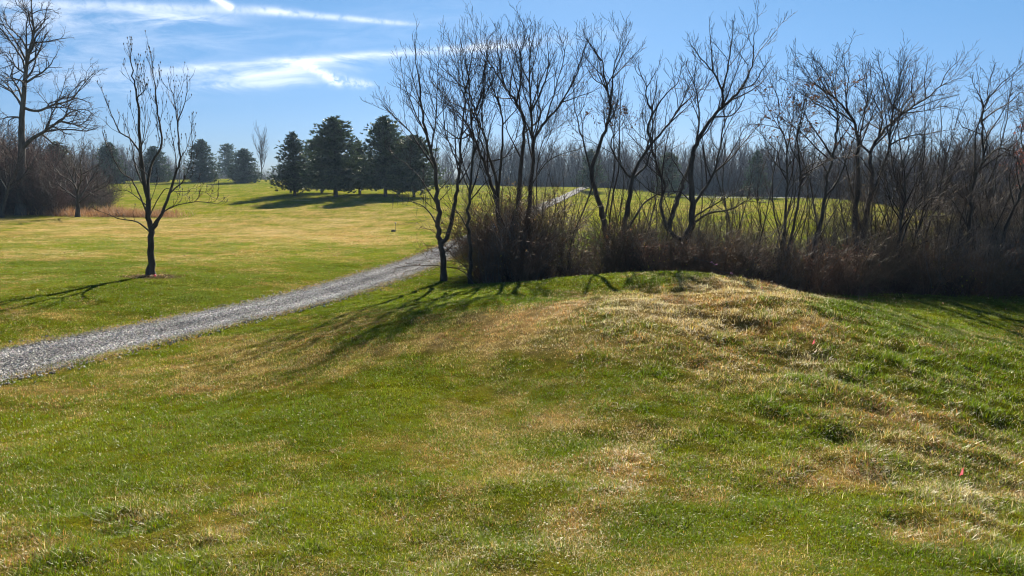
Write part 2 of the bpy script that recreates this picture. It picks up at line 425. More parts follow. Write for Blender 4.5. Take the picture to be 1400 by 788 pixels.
# ------------------------------------------------------------------ grass blades
def blades(x, y, h, w, lean, col, curl=.5):
    """bent blades: 2 base verts, 2 middle verts, a tip"""
    n = len(x); z = ground(x, y) - .006
    a = rng.uniform(0, 2 * math.pi, n); dx, dy = np.cos(a), np.sin(a)         # bend direction
    fa = a + math.pi / 2 + rng.normal(0, .5, n); wx, wy = np.cos(fa) * w / 2, np.sin(fa) * w / 2
    l1 = lean; l2 = np.clip(lean + curl * rng.uniform(.2, 1.3, n), 0, 1.75)
    m1x = dx * np.sin(l1) * h * .55; m1y = dy * np.sin(l1) * h * .55; m1z = np.cos(l1) * h * .55
    t_x = m1x + dx * np.sin(l2) * h * .5; t_y = m1y + dy * np.sin(l2) * h * .5; t_z = m1z + np.cos(l2) * h * .5
    P = np.empty((n, 5, 3), np.float32)
    P[:, 0] = np.stack([x - wx, y - wy, z], 1); P[:, 1] = np.stack([x + wx, y + wy, z], 1)
    P[:, 2] = np.stack([x + m1x + wx * .8, y + m1y + wy * .8, z + m1z], 1); P[:, 3] = np.stack([x + m1x - wx * .8, y + m1y - wy * .8, z + m1z], 1)
    P[:, 4] = np.stack([x + t_x, y + t_y, z + t_z], 1)
    b = (np.arange(n) * 5)[:, None]
    return P.reshape(-1, 3), b + np.array([[0, 1, 2, 3]]), b + np.array([[3, 2, 4]]), np.repeat(col, 5, 0)

def polar_samples(n, r0, r1, expo, half=.73):
    """n points in the wedge ahead, area density ~ r**-expo"""
    e = 2 - expo; u = rng.random(n)
    r = (r0 ** e + u * (r1 ** e - r0 ** e)) ** (1 / e)
    th = rng.uniform(-half, half, n)
    return r * np.sin(th), r * np.cos(th), r
NB = 2200000
bx, by, br = polar_samples(NB, 3.2, 60, 1.32)
keep = path_dist(bx, by) > PATH_W - .05 + .5 * (fbm(bx * 1.3, by * 1.3, 201, 3) - .45) + np.abs(rng.normal(0, .10, NB)) * rng.choice([-1, 1], NB)
bare = fbm(bx * 3.3, by * 3.3, 55, 3)
tuft = fbm(bx * 6.5, by * 6.5, 66, 2)
gzv = ground(bx, by); ro = rough_map(bx, by, gzv)
keep &= rng.random(NB) < np.clip((bare - .27) * 8, .22, 1)
keep &= (np.hypot((bx + 11.2) / 1.25, by - 23.8) > .75) | (rng.random(NB) < .15)
keep &= ~((by > 25.5) & (by < 36) & (bx > -1.5) & (rng.random(NB) < .75))
bx, by, br, tuft, ro, bare, gzv = [q[keep] for q in (bx, by, br, tuft, ro, bare, gzv)]
n = len(bx)
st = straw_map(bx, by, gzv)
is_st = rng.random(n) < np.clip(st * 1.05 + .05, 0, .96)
hue = np.clip(fbm(bx * .8, by * .8, 101, 3) * 1.6 - .3 + rng.normal(0, .25, n), 0, 2.99)
gi = np.clip((hue * 1.25).astype(int), 0, 3)
gcol = GREENS[gi]
wh = rough_map(bx, by, gzv) * .5 + fbm(bx * .7, by * .7, 121, 2) * .9
si = np.where(rng.random(n) < np.clip(wh - .38, .05, .6), 2, np.where(rng.random(n) < .55, 1, 0))
red = fbm(bx * 1.1, by * 1.1, 131, 3)
si = np.where((red > .54) & (rng.random(n) < .55), 3, si)
scol = STRAWS[si]
col = np.where(is_st[:, None], scol, gcol) * np.exp(rng.normal(0, .25, (n, 1))) * (1 + rng.normal(0, .05, (n, 3)))
h = (.017 + .027 * tuft * rng.uniform(.5, 1.3, n)) * (1 + ro * (.5 + 1.6 * sstep(.45, .75, tuft))) * np.clip(br / 5, 1, 3) ** .22
h = h * np.where(is_st, 1.15, 1.0)
w = rng.uniform(.0017, .0032, n) * np.clip(br / 4.5, .9, 12) ** .72
lean = np.clip(rng.normal(.55, .35, n) + np.where(is_st, .35, 0) + .2 * ro, .05, 1.5)
P, q4, t3, cB = blades(bx, by, h, w, lean, np.clip(col, .01, .8))
tag(link('grass', mesh_np('grass', P, [q4, t3], cB), GRASS), 'short patchy winter grass with green and straw blades', 'grass', kind='stuff')
del P, q4, t3, cB

# longer fringe along the path and a second, finer layer close by
kk = rng.integers(0, len(cc), 52000); sg = rng.choice([-1, 1], 52000)
fo = sg * (pathw(cc[kk, 1]) + .04 + rng.normal(0, .09, 52000) - .22 * np.clip(fbm(cc[kk, 1] * 1.9, sg * 5., 611, 3) - .45, 0, 1) * 3 * rng.random(52000))
ax = cc[kk, 0] + tt[kk, 1] * fo + tt[kk, 0] * rng.normal(0, .12, 52000); ay = cc[kk, 1] - tt[kk, 0] * fo + rng.normal(0, .1, 52000)
ex_x, ex_y, ex_r = polar_samples(420000, 3.2, 9.5, 1.2)
sx_ = np.concatenate([ax, ex_x]); sy_ = np.concatenate([ay, ex_y]); n = len(sx_); fr_ = np.arange(n) < 52000
kp = fr_ | (rng.random(n) < np.clip((fbm(sx_ * 3.3, sy_ * 3.3, 55, 3) - .27) * 8, .3, 1)); sx_, sy_, fr_ = sx_[kp], sy_[kp], fr_[kp]; n = len(sx_)
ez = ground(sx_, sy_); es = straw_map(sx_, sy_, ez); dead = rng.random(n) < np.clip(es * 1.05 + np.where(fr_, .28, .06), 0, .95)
ec = np.where(dead[:, None], STRAWS[np.where(rng.random(n) < .3, 3, np.where(rng.random(n) < .5, 0, 1))], GREENS[np.clip((fbm(sx_ * .8, sy_ * .8, 101, 3) * 4 - 1 + rng.normal(0, .5, n)).astype(int), 0, 3)]) * np.exp(rng.normal(0, .25, (n, 1)))
P, q4, t3, cB = blades(sx_, sy_, np.where(fr_, rng.uniform(.03, .085, n), rng.uniform(.012, .036, n)), rng.uniform(.0018, .003, n) * np.where(fr_, np.clip(sy_ / 6, 1, 4), 1.0), np.clip(rng.normal(.7, .4, n), .05, 1.5), np.clip(ec, .01, .8))
tag(link('lawn_fringe', mesh_np('lawn_fringe', P, [q4, t3], cB), GRASS), 'finer grass blades near the camera and ragged grass along the path edges', 'grass', kind='stuff')
del P, q4, t3, cB

# long bent straw in the unmown patches, and brown weeds on the second mound
lx, ly, lr = polar_samples(90000, 3.6, 24, 1.1)
lz = ground(lx, ly); lro = rough_map(lx, ly, lz); clump = fbm(lx * 2.2, ly * 2.2, 141, 3)
kp = (rng.random(len(lx)) < lro * .9 * sstep(.40, .62, clump)) & (path_dist(lx, ly) > PATH_W + .3)
lx, ly, lz, lr = lx[kp], ly[kp], lz[kp], lr[kp]; n = len(lx)
px_, py_ = project(lx, ly, lz)
brown = np.exp(-(((px_ - 1010) / 50) ** 2 + ((py_ - 390) / 9) ** 2))
ci = np.where(rng.random(n) < brown, 3, np.where(rng.random(n) < .6, 2, 1))
lc = STRAWS[ci]; gr_ = rng.random(n) < .3; lc = np.where(gr_[:, None], GREENS[1], lc) * (1 + rng.normal(0, .15, (n, 1)))
P, q4, t3, cB = blades(lx, ly, rng.uniform(.05, .12, n) * np.where(brown > .4, 1.5, 1), rng.uniform(.0018, .0030, n) * np.clip(lr / 5, 1, 4) ** .6, np.clip(rng.normal(.75, .35, n), .1, 1.4), np.clip(lc, .01, .8), .8)
tag(link('long_grass', mesh_np('long_grass', P, [q4, t3], cB), GRASS), 'long bent pale straw tufts on the unmown mound', 'grass', kind='stuff')

# fallen leaves
def leaf_cards(x, y, size, col, zoff=.02, tilt=.5):
    n = len(x); z = ground(x, y) + zoff
    a = rng.uniform(0, 6.28, n); s = size
    u = np.stack([np.cos(a), np.sin(a), rng.normal(0, tilt, n)], 1) * s[:, None]
    v = np.stack([-np.sin(a), np.cos(a), rng.normal(0, tilt, n)], 1) * s[:, None] * .6
    c = np.stack([x, y, z], 1)
    P = np.stack([c - u, c + v * rng.uniform(.7, 1.2, (n, 1)), c + u, c - v * rng.uniform(.7, 1.2, (n, 1))], 1)
    P[:, [1, 3], 2] += (s * .35)[:, None]
    return P.reshape(-1, 3), (np.arange(n) * 4)[:, None] + np.array([[0, 1, 2, 3]]), np.repeat(col, 4, 0)
LEAFC = np.array([(.20,.12,.06),(.30,.19,.10),(.13,.08,.045),(.40,.30,.19)])
fx, fy, fr = polar_samples(9000, 9, 60, 1.0)
pdn = path_dist(fx, fy)
kp = ((fy > 16) & (fx < -3 - .05 * fy) & (pdn > PATH_W - .2) & (rng.random(9000) < .45)) | ((np.abs(pdn - PATH_W - .05) < .22)) | ((fy > 22) & (fy < 36) & (fx > -4)) | (np.hypot(fx + 11.2, fy - 24) < 2.2)
fx, fy, fr = fx[kp], fy[kp], fr[kp]
ex = []
for _ in range(7):                                                     # leaves gathered along the path edges
    kk = rng.integers(0, len(cc), 260); sgn = rng.choice([-1, 1], 260); o_ = sgn * (pathw(cc[kk, 1]) + np.abs(rng.normal(0, .16, 260)))
    ex.append(np.stack([cc[kk, 0] + tt[kk, 1] * o_, cc[kk, 1] - tt[kk, 0] * o_], 1))
aa = rng.uniform(0, 6.28, 260); rad_ = np.abs(rng.normal(0, .55, 260)); ex.append(np.stack([-11.2 + rad_ * np.cos(aa) * 1.2, 23.8 + rad_ * np.sin(aa)], 1))
ex = np.vstack(ex); fx = np.append(fx, ex[:, 0]); fy = np.append(fy, ex[:, 1]); n = len(fx)
P, q4, cB = leaf_cards(fx, fy, rng.uniform(.012, .03, n) * np.clip(fy / 20, .7, 2), LEAFC[rng.integers(0, 4, n)] * rng.uniform(.7, 1.3, (n, 1)), .035)
tag(link('fallen_leaves', mesh_np('fallen_leaves', P, [q4], cB), LEAF), 'dry brown leaves strewn over the lawn and along the path edge', 'leaves', kind='stuff')

# ------------------------------------------------------------------ trees
class Wood:
    """collects round tapering stems and builds one mesh of them"""
    def __init__(s): s.t = {}
    def add(s, pts, rad, sides): s.t.setdefault((len(pts), sides), []).append((pts, rad))
    def build(s, name, cache=None):
        Vs, Fs, base = [], [], 0
        for (k, sd), L in s.t.items():
            P = np.array([p for p, _ in L], float); r = np.array([q for _, q in L], float)
            m = len(L)
            t = np.gradient(P, axis=1); t /= np.linalg.norm(t, axis=2)[..., None] + 1e-9
            ref = np.where(np.abs(t[..., 2:3]) > .9, np.array([1., 0, 0]), np.array([0, 0, 1.]))
            ref = np.broadcast_to(ref[:, :1], P.shape)
            u = np.cross(t, ref); u /= np.linalg.norm(u, axis=2)[..., None] + 1e-9
            v = np.cross(t, u)
            an = np.arange(sd) / sd * 2 * math.pi
            ring = P[:, :, None] + r[:, :, None, None] * (u[:, :, None] * np.cos(an)[:, None] + v[:, :, None] * np.sin(an)[:, None])
            Vs.append(ring.reshape(-1, 3))
            a = np.arange(m)[:, None, None] * k * sd; b = np.arange(k - 1)[None, :, None] * sd; c = np.arange(sd)[None, None]
            c2 = (c + 1) % sd
            Fs.append((base + np.stack([a + b + c, a + b + c2, a + b + sd + c2, a + b + sd + c], -1)).reshape(-1, 4))
            base += m * k * sd
        return mesh_np(name, np.vstack(Vs), Fs, None, True)

def unit(v):
    l = math.sqrt(v[0] ** 2 + v[1] ** 2 + v[2] ** 2) + 1e-9
    return (v[0] / l, v[1] / l, v[2] / l)
def deflect(d, ang, az):
    """direction at angle ang from d, turned az around it"""
    ref = (0, 0, 1) if abs(d[2]) < .9 else (1, 0, 0)
    u = unit((d[1] * ref[2] - d[2] * ref[1], d[2] * ref[0] - d[0] * ref[2], d[0] * ref[1] - d[1] * ref[0]))
    v = (d[1] * u[2] - d[2] * u[1], d[2] * u[0] - d[0] * u[2], d[0] * u[1] - d[1] * u[0])
    c, s = math.cos(ang), math.sin(ang); ca, sa = math.cos(az), math.sin(az)
    return tuple(d[i] * c + s * (u[i] * ca + v[i] * sa) for i in range(3))

class Style:
    def __init__(s, **k):
        s.crook = .22; s.up = .12; s.ang = (.55, 1.0); s.sp = (.42, .24, .15); s.ratio = (.42, .45, .5)
        s.maxl = 3; s.rmin = .0045; s.rr = (.03, .013, .007); s.lmin = .16; s.flat = 1.0; s.lmax = 9
        s.__dict__.update(k)

def grow(wood, p, d, L, r, lvl, S, tips=None):
    nseg = 4 if lvl <= 1 else 3
    pts = [p]; rad = [r]; q = p; step = L / nseg
    for k in range(nseg):
        d = unit((d[0] + R.gauss(0, S.crook), d[1] + R.gauss(0, S.crook), d[2] + R.gauss(0, S.crook) + S.up))
        q = (q[0] + d[0] * step, q[1] + d[1] * step, q[2] + d[2] * step)
        pts.append(q); rad.append(max(S.rmin * .8, r * (1 - .72 * (k + 1) / nseg)))
    wood.add(pts, rad, 5 if r > .02 else 3)
    if tips is not None and lvl >= S.maxl - 1: tips.append(q)
    if lvl >= S.maxl: return
    sprout(wood, pts, rad, L, lvl + 1, S, tips, .18)

def sprout(wood, pts, rad, L, lvl, S, tips, s0=.2):
    sp = S.sp[min(lvl - 1, len(S.sp) - 1)]
    n = max(1, int(L * (1 - s0) / sp + R.random()))
    az = R.uniform(0, 6.28)
    for k in range(n):
        s = s0 + (1 - s0) * (k + R.random()) / n
        f = s * (len(pts) - 1); i = min(int(f), len(pts) - 2); t = f - i
        a, b = pts[i], pts[i + 1]
        p = tuple(a[m] + (b[m] - a[m]) * t for m in range(3)); d = unit(tuple(b[m] - a[m] for m in range(3)))
        r = rad[i] + (rad[i + 1] - rad[i]) * t
        az += 2.4 + R.uniform(-.6, .6)
        nd = deflect(d, R.uniform(*S.ang) * (1.1 - .4 * s), az)
        cl = min(S.lmax, L * S.ratio[min(lvl - 1, 2)]) * (1.15 - .65 * s) * R.uniform(.55, 1.25)
        if cl < S.lmin: cl = S.lmin * R.uniform(.8, 1.5)
        grow(wood, p, nd, cl, max(S.rmin, min(r * .75, S.rr[min(lvl - 1, 2)] * max(.6, min(1.6, cl / 1.5)))), lvl, S, tips)

def hero(name, label, depth, limbs, S, mats=(BARK, TWIG), drift=.35, base_r=None, extra=None, group=None, cat='tree', flare=1.35):
    """limbs: list of (polyline in photo pixels, r0, r1, sprout start); the first starts on the ground"""
    x0 = at(*limbs[0][0][0], depth)[0]; z0 = gnd(x0, depth)
    root = empty(name, (x0, depth, z0), label, cat, group)
    trunk, crown = Wood(), Wood(); tips = []; done = []       # done: (px, py, depth)
    for li, (pl, r0, r1, s0) in enumerate(limbs):
        pl = [tuple(map(float, q)) for q in pl]
        if li == 0: d0 = depth
        else:
            j = min(range(len(done)), key=lambda k: (done[k][0] - pl[0][0]) ** 2 + (done[k][1] - pl[0][1]) ** 2)
            if (done[j][0] - pl[0][0]) ** 2 + (done[j][1] - pl[0][1]) ** 2 < 600: d0 = done[j][2]; pl[0] = done[j][:2]
            else: d0 = depth + R.uniform(-.5, .5)
        plen = sum(math.dist(pl[k], pl[k + 1]) for k in range(len(pl) - 1))
        dr = (0 if li == 0 else 1) * R.choice([-1, 1]) * R.uniform(.3, 1) * drift * plen * depth / F
        pp = catmull(pl, 4)
        acc = np.concatenate([[0], np.cumsum(np.linalg.norm(np.diff(pp, axis=0), axis=1))]); acc /= acc[-1]
        pts = []
        for k, (a, b) in enumerate(pp):
            dd = d0 + dr * acc[k] ** 1.2
            w = at(a, b, dd); done.append((a, b, dd))
            jit = .0 if k == 0 else min(.02, .2 * (r0 + .02))
            pts.append((w[0] - x0 + R.gauss(0, jit), w[1] - depth + R.gauss(0, jit), w[2] - z0 + R.gauss(0, jit * .4)))
        if li == 0 or pl[0][1] > 360 and d0 == depth and abs(pts[0][2]) < 2.2 and li > 0 and s0 == 9:
            pass
        if li == 0:
            pts[0] = (pts[0][0], pts[0][1], -.12)
        rad = [r0 + (r1 - r0) * acc[k] ** .85 for k in range(len(pts))]
        if li == 0: rad[0] *= flare; rad[1] *= 1 + (flare - 1) * .35
        trunk.add(pts, rad, 9 if r0 > .05 else 6)
        L = sum(math.dist(pts[k], pts[k + 1]) for k in range(len(pts) - 1))
        if s0 < 1: sprout(crown, pts, rad, min(L, S.lmax * 2.4), 1, S, tips, s0)
        # leader at the tip
        e = pts[-1]; d = unit(tuple(e[m] - pts[-2][m] for m in range(3)))
        for _ in range(2): grow(crown, e, deflect(d, R.uniform(0, .4), R.uniform(0, 6.28)), R.uniform(.22, .5), r1 * .9, S.maxl - 1, S, tips)
    link('trunk', trunk.build('trunk'), mats[0], root)
    link('crown', crown.build('crown'), mats[1], root)
    if extra: extra(root, tips)
    return root

def clusters(root, name, tips, share, size, cols, mat, per=1, hang=0.0, spread=.06):
    """small leaves or seed heads at twig ends, one mesh"""
    P, Q, Cc = [], [], []
    tp = [t for t in tips if R.random() < share]
    b = 0
    for t in tp:
        for _ in range(per):
            c = np.array(t) + rng.normal(0, spread, 3) - np.array([0, 0, hang * rng.random()])
            u = rng.normal(0, 1, 3); u /= np.linalg.norm(u); v = np.cross(u, rng.normal(0, 1, 3)); v /= np.linalg.norm(v) + 1e-6
            s = size * rng.uniform(.6, 1.3); w_ = np.cross(u, v)
            P += [c - u * s, c + v * s * .6 + w_ * s * .2, c + u * s, c - v * s * .6 + w_ * s * .2]
            Q.append((b, b + 1, b + 2, b + 3)); b += 4
            Cc += [np.array(cols[R.randrange(len(cols))]) * R.uniform(.7, 1.3)] * 4
    if not P: return
    link(name, mesh_np(name, np.array(P), [np.array(Q)], np.array(Cc)), mat, root)

def seed_heads(root, tips):
    tp = [t for t in tips if R.random() < .3]; R.shuffle(tp)
    prof = [(0, .004), (.012, .014), (.035, .016), (.055, .007), (.065, .001)]
    def pod(c):
        w = Wood(); w.add([(c[0], c[1], c[2] + a) for a, _ in prof], [q for _, q in prof], 5); return w
    me = pod((0, 0, 0)).build('seed_head')
    for t in tp[:100]: link('seed_head', me, BARKG, root, t)
    w = Wood()
    for t in tp[100:]: w.add([(t[0], t[1], t[2] + a) for a, _ in prof], [q for _, q in prof], 5)
    if len(tp) > 100: tag(link('seed_heads', w.build('seed_heads'), BARKG, root), kind='stuff')

# --- the young seed-bearing tree left of the path
S_up = Style(up=.30, crook=.12, ang=(.4, .75), sp=(.24, .2, .18), ratio=(.34, .42, .45), maxl=3, rr=(.018, .010, .007), rmin=.0052, lmin=.15, lmax=1.9)
tulip = hero('young_tree', 'slender young bare tree with upright stems standing alone left of the gravel path', 24, [
 ([(207,377),(207,345),(206,318),(204,298),(200,262),(190,193),(187,135),(182,104),(178,76)], .112, .012, .4),
 ([(203,284),(203,254),(205,228),(221,198),(216,156),(212,118),(208,95)], .05, .01, .35),
 ([(206,318),(213,309),(228,274),(240,240),(247,215),(243,167),(238,136),(231,116)], .055, .01, .35),
 ([(204,296),(192,270),(180,246),(166,236),(153,212),(147,200)], .032, .008, .3),
 ([(206,320),(188,304),(162,299),(137,289)], .03, .007, .3),
 ([(192,205),(178,190),(165,182),(152,156),(141,128)], .03, .008, .3),
 ([(207,312),(222,292),(238,282),(270,276),(297,279)], .028, .006, .3),
 ([(200,262),(186,232),(180,200),(172,170)], .03, .007, .3),
 ([(188,140),(198,122),(197,102)], .02, .007, .2),
 ([(243,170),(253,140),(257,112)], .02, .006, .2),
 ([(230,268),(252,245),(262,212),(262,178)], .022, .006, .2),
 ([(205,240),(190,224),(196,190),(199,160),(193,128)], .02, .006, .3),
 ([(202,280),(176,262),(158,262),(136,270)], .02, .006, .25),
 ([(208,300),(224,260),(240,262),(276,262),(290,270)], .018, .005, .3),
], S_up, extra=seed_heads, flare=1.75)

S_mid = Style(up=.13, crook=.17, ang=(.45, .85), sp=(.27, .165, .115), ratio=(.50, .46, .5), maxl=3, lmax=2.7, rr=(.023, .0115, .0075), rmin=.0058)
S_fine = Style(up=.15, crook=.13, ang=(.4, .75), sp=(.30, .19, .14), ratio=(.52, .46, .5), maxl=3, lmax=2.5, rr=(.020, .010, .0068), rmin=.0052)
def hanging(root, tips):
    """long pods and dead vine strands hanging from the low limbs"""
    low = [t for t in tips if 1.7 < t[2] < 3.8 and t[0] < .1]; R.shuffle(low)
    for a in low[:16]:
        L = R.uniform(.2, .65)
        w = Wood(); w.add([(0, 0, 0), (R.gauss(0, .02), 0, -L * .5), (R.gauss(0, .04), 0, -L)], [.003, .006, .003], 4)
        link('hanging_pod', w.build('hanging_pod'), BARK, root, a)
hero('forked_tree', 'bare tree forking low into two stems beside the gravel path, pods hanging on its left', 27, [
 ([(607,383),(606,362),(605,344),(602,332),(599,314),(600,291),(597,262),(594,223),(584,187),(576,147),(571,100),(566,68)], .12, .012, .45),
 ([(603,334),(611,325),(619,296),(624,268),(628,237),(630,200),(634,150),(640,110),(646,75)], .085, .01, .4),
 ([(599,306),(584,287),(569,278),(552,274)], .035, .008, .2),
 ([(595,232),(577,205),(560,180),(545,164),(528,150)], .04, .008, .2),
 ([(590,205),(596,165),(598,120),(600,78)], .035, .008, .2),
 ([(584,187),(566,150),(554,118),(548,92)], .03, .008, .2),
 ([(576,150),(562,130),(545,120)], .022, .007, .2),
 ([(629,225),(612,190),(606,150),(612,100)], .03, .008, .2),
 ([(600,285),(575,245),(556,225),(540,215)], .03, .008, .2),
 ([(607,350),(617,338),(630,324)], .022, .006, .4),
 ([(598,275),(612,262),(622,250)], .02, .006, .4),
], S_fine, (BARK, TWIG), extra=hanging)
hero('slender_tree', 'slender straight bare tree just right of the low forked tree', 26, [
 ([(644,388),(643,340),(641,308),(642,264),(647,198),(642,150),(634,112),(630,80)], .075, .01, .4),
 ([(641,320),(630,296),(620,283),(611,264)], .028, .007, .3),
 ([(642,272),(661,253),(672,242),(692,222)], .026, .007, .3),
 ([(645,215),(656,180),(660,140),(664,104)], .03, .008, .2),
 ([(643,258),(630,232),(622,205),(600,180)], .028, .008, .25),
 ([(642,160),(650,125),(648,92)], .02, .007, .2)], S_fine, (BARK, TWIG))
hero('curving_tree', 'bare tree with trunk curving up to the left above the bramble mound', 28.5, [
 ([(688,378),(687,340),(685,314),(679,278),(671,250),(661,222),(645,182),(630,159),(614,144)], .13, .014, .5),
 ([(680,282),(679,250),(667,207),(664,190),(655,172),(650,152),(642,131),(630,116),(604,91)], .07, .01, .4),
 ([(682,290),(684,228),(687,192),(686,162),(683,141),(675,128)], .06, .022, .5),
 ([(650,152),(660,125),(662,100),(668,72)], .035, .008, .2),
 ([(662,224),(690,215),(705,190),(712,165)], .035, .008, .3),
 ([(642,131),(640,100),(632,72)], .03, .008, .2),
 ([(645,182),(628,190),(606,175),(592,160)], .03, .008, .2)], S_mid, (BARK, TWIG))
hero('twin_trunk_tree', 'tallest bare twin trunked tree in the middle of the thicket with wide upswept crown', 30, [
 ([(714,374),(711,340),(708,290),(713,218),(717,172),(706,141),(691,121),(678,98),(665,81),(656,66)], .14, .012, .45),
 ([(722,372),(722,330),(724,290),(727,223),(729,190),(725,141),(725,91),(724,46)], .12, .012, .4),
 ([(729,190),(746,167),(767,141),(780,119),(790,98),(797,70)], .06, .01, .25),
 ([(706,143),(711,114),(712,78),(701,46)], .05, .009, .2),
 ([(692,122),(684,90),(688,60),(684,45)], .035, .008, .2),
 ([(725,150),(742,120),(750,88),(748,52)], .045, .009, .2),
 ([(725,110),(710,80),(716,50)], .03, .008, .2),
 ([(746,168),(760,120),(770,84),(775,58)], .035, .008, .2),
 ([(731,374),(732,300),(734,240),(740,200),(752,180)], .045, .012, .5),
 ([(717,180),(738,160),(734,120),(739,78)], .04, .009, .2),
 ([(722,250),(745,225),(765,212),(790,205)], .03, .008, .3),
 ([(713,225),(694,180),(690,150)], .035, .008, .3)], S_mid, (BARK, TWIG))
hero('vine_hung_tree', 'crooked bare tree leaning left with clumps of dead leaves high on its bent stem', 29, [
 ([(836,378),(832,342),(826,303),(816,267),(809,236),(818,202),(830,171),(834,140),(829,118),(822,84),(806,58)], .14, .012, .5),
 ([(833,142),(839,98),(846,70),(851,44)], .04, .008, .2),
 ([(838,110),(858,85),(876,66)], .025, .007, .2),
 ([(809,240),(796,190),(786,150),(784,118)], .05, .009, .3),
 ([(826,300),(840,230),(838,193),(845,175),(841,160)], .04, .01, .3),
 ([(822,84),(812,70),(800,50)], .02, .007, .2),
 ([(829,120),(812,108),(798,84)], .025, .007, .2)], S_mid, (BARK, TWIG),
 extra=lambda r, t: clusters(r, 'dead_leaves', [q for q in t if 4.2 < q[2] < 6.6], .13, .06, [(.07, .045, .03)], LEAF, 3, .15, .08))
hero('leaning_tree', 'bare tree with crooked limb leaning right, left of the wide splayed tree', 28, [
 ([(850,376),(851,325),(856,297),(861,269),(865,244),(874,222),(892,196),(911,174),(925,154),(934,137),(939,122)], .13, .014, .5),
 ([(890,198),(886,174),(892,154),(884,137),(883,115),(869,98)], .055, .01, .3),
 ([(891,158),(908,132),(925,115),(930,100)], .035, .009, .25),
 ([(865,246),(857,239),(846,222),(836,202),(838,180),(830,165)], .05, .012, .4),
 ([(857,318),(862,308),(879,280),(896,267),(912,258)], .06, .015, .5),
 ([(866,246),(882,228),(889,210)], .05, .03, .5),
 ([(883,120),(893,105),(900,92)], .022, .008, .2),
 ([(928,150),(945,132),(950,112)], .022, .008, .2)], S_mid, (BARK, TWIG))
hero('splayed_tree', 'wide splayed bare tree behind the second mound, its tallest limb reaching up right', 27.5, [
 ([(937,374),(937,350),(937,330),(941,320),(946,306),(946,278),(945,247),(946,215),(955,191),(975,160),(992,143),(1012,123),(1026,98),(1030,70),(1031,48)], .155, .012, .55),
 ([(936,330),(921,322),(910,306),(903,280),(909,255),(900,230),(890,197),(884,165)], .085, .012, .45),
 ([(915,316),(919,295),(927,272),(934,250),(942,233),(946,215)], .09, .06, 1),
 ([(988,146),(987,123),(975,98),(959,81),(945,62)], .05, .009, .25),
 ([(987,126),(995,95),(998,70),(1003,38)], .04, .008, .2),
 ([(976,100),(973,76),(970,38)], .032, .008, .2),
 ([(947,284),(952,274),(969,250),(977,233),(985,200),(990,170),(1006,140)], .06, .01, .3),
 ([(978,240),(1000,216),(1013,200),(1030,180),(1046,160)], .03, .008, .25),
 ([(946,306),(953,302),(969,292),(1002,286),(1019,275),(1040,278)], .05, .01, .3),
 ([(948,300),(956,292),(971,283),(991,272),(1010,262)], .04, .009, .3),
 ([(952,196),(956,160),(951,120),(940,95)], .045, .009, .25),
 ([(1012,124),(1030,115),(1042,96),(1050,85)], .028, .008, .2),
 ([(944,252),(928,232),(918,212),(922,190)], .035, .009, .3),
 ([(905,270),(890,262),(876,250),(866,240)], .03, .008, .3),
 ([(946,280),(930,262),(922,262),(912,240)], .03, .009, .3),
 ([(975,162),(1000,158),(1015,140),(1020,115)], .032, .008, .25)], S_mid, (BARK, TWIG))
S_wild = Style(up=.04, crook=.22, ang=(.5, 1.05), sp=(.27, .17, .125), ratio=(.50, .46, .5), maxl=3, lmax=2.5, rr=(.022, .0115, .008), rmin=.0062)
S_rake = Style(up=.08, crook=.13, ang=(.4, .85), sp=(.21, .155, .12), ratio=(.46, .46, .48), maxl=3, lmax=2.6, rr=(.022, .0115, .0075), rmin=.006)
deadleaf = lambda sh, zlo, zhi: (lambda r, t: clusters(r, 'dead_leaves', [q for q in t if zlo < q[2] < zhi], sh, .055, [(.08, .05, .035), (.11, .06, .04)], LEAF, 3, .12, .07))
hero('thin_tree', 'thin bare double stemmed tree at the left end of the right hand thicket', 27, [
 ([(1070,388),(1072,350),(1072,311),(1075,268),(1077,238),(1075,194),(1064,167),(1066,145),(1060,125)], .07, .01, .35),
 ([(1074,372),(1080,326),(1093,268),(1094,238),(1090,190),(1096,155),(1102,132)], .06, .009, .35),
 ([(1075,200),(1084,160),(1086,126)], .028, .008, .2),
 ([(1077,240),(1062,225),(1050,205),(1042,180)], .025, .007, .25),
 ([(1093,262),(1106,240),(1114,215),(1112,180)], .025, .007, .25)], S_wild, (BARK, TWIG), extra=deadleaf(.09, 5.0, 7))
hero('leaf_hung_tree', 'bare tree leaning right with dark dead leaf clusters hanging in its crown', 26.5, [
 ([(1107,386),(1111,355),(1116,326),(1129,268),(1132,238),(1140,209),(1145,177),(1147,155),(1142,130),(1140,108)], .095, .01, .5),
 ([(1129,270),(1146,247),(1160,212),(1168,190)], .05, .01, .4),
 ([(1138,215),(1122,190),(1108,170),(1098,150)], .04, .009, .3),
 ([(1146,165),(1130,150),(1112,140),(1100,122)], .03, .008, .2),
 ([(1133,235),(1118,215),(1100,205)], .03, .008, .3)], S_wild, (BARK, TWIG), extra=deadleaf(.13, 4.6, 7.2))
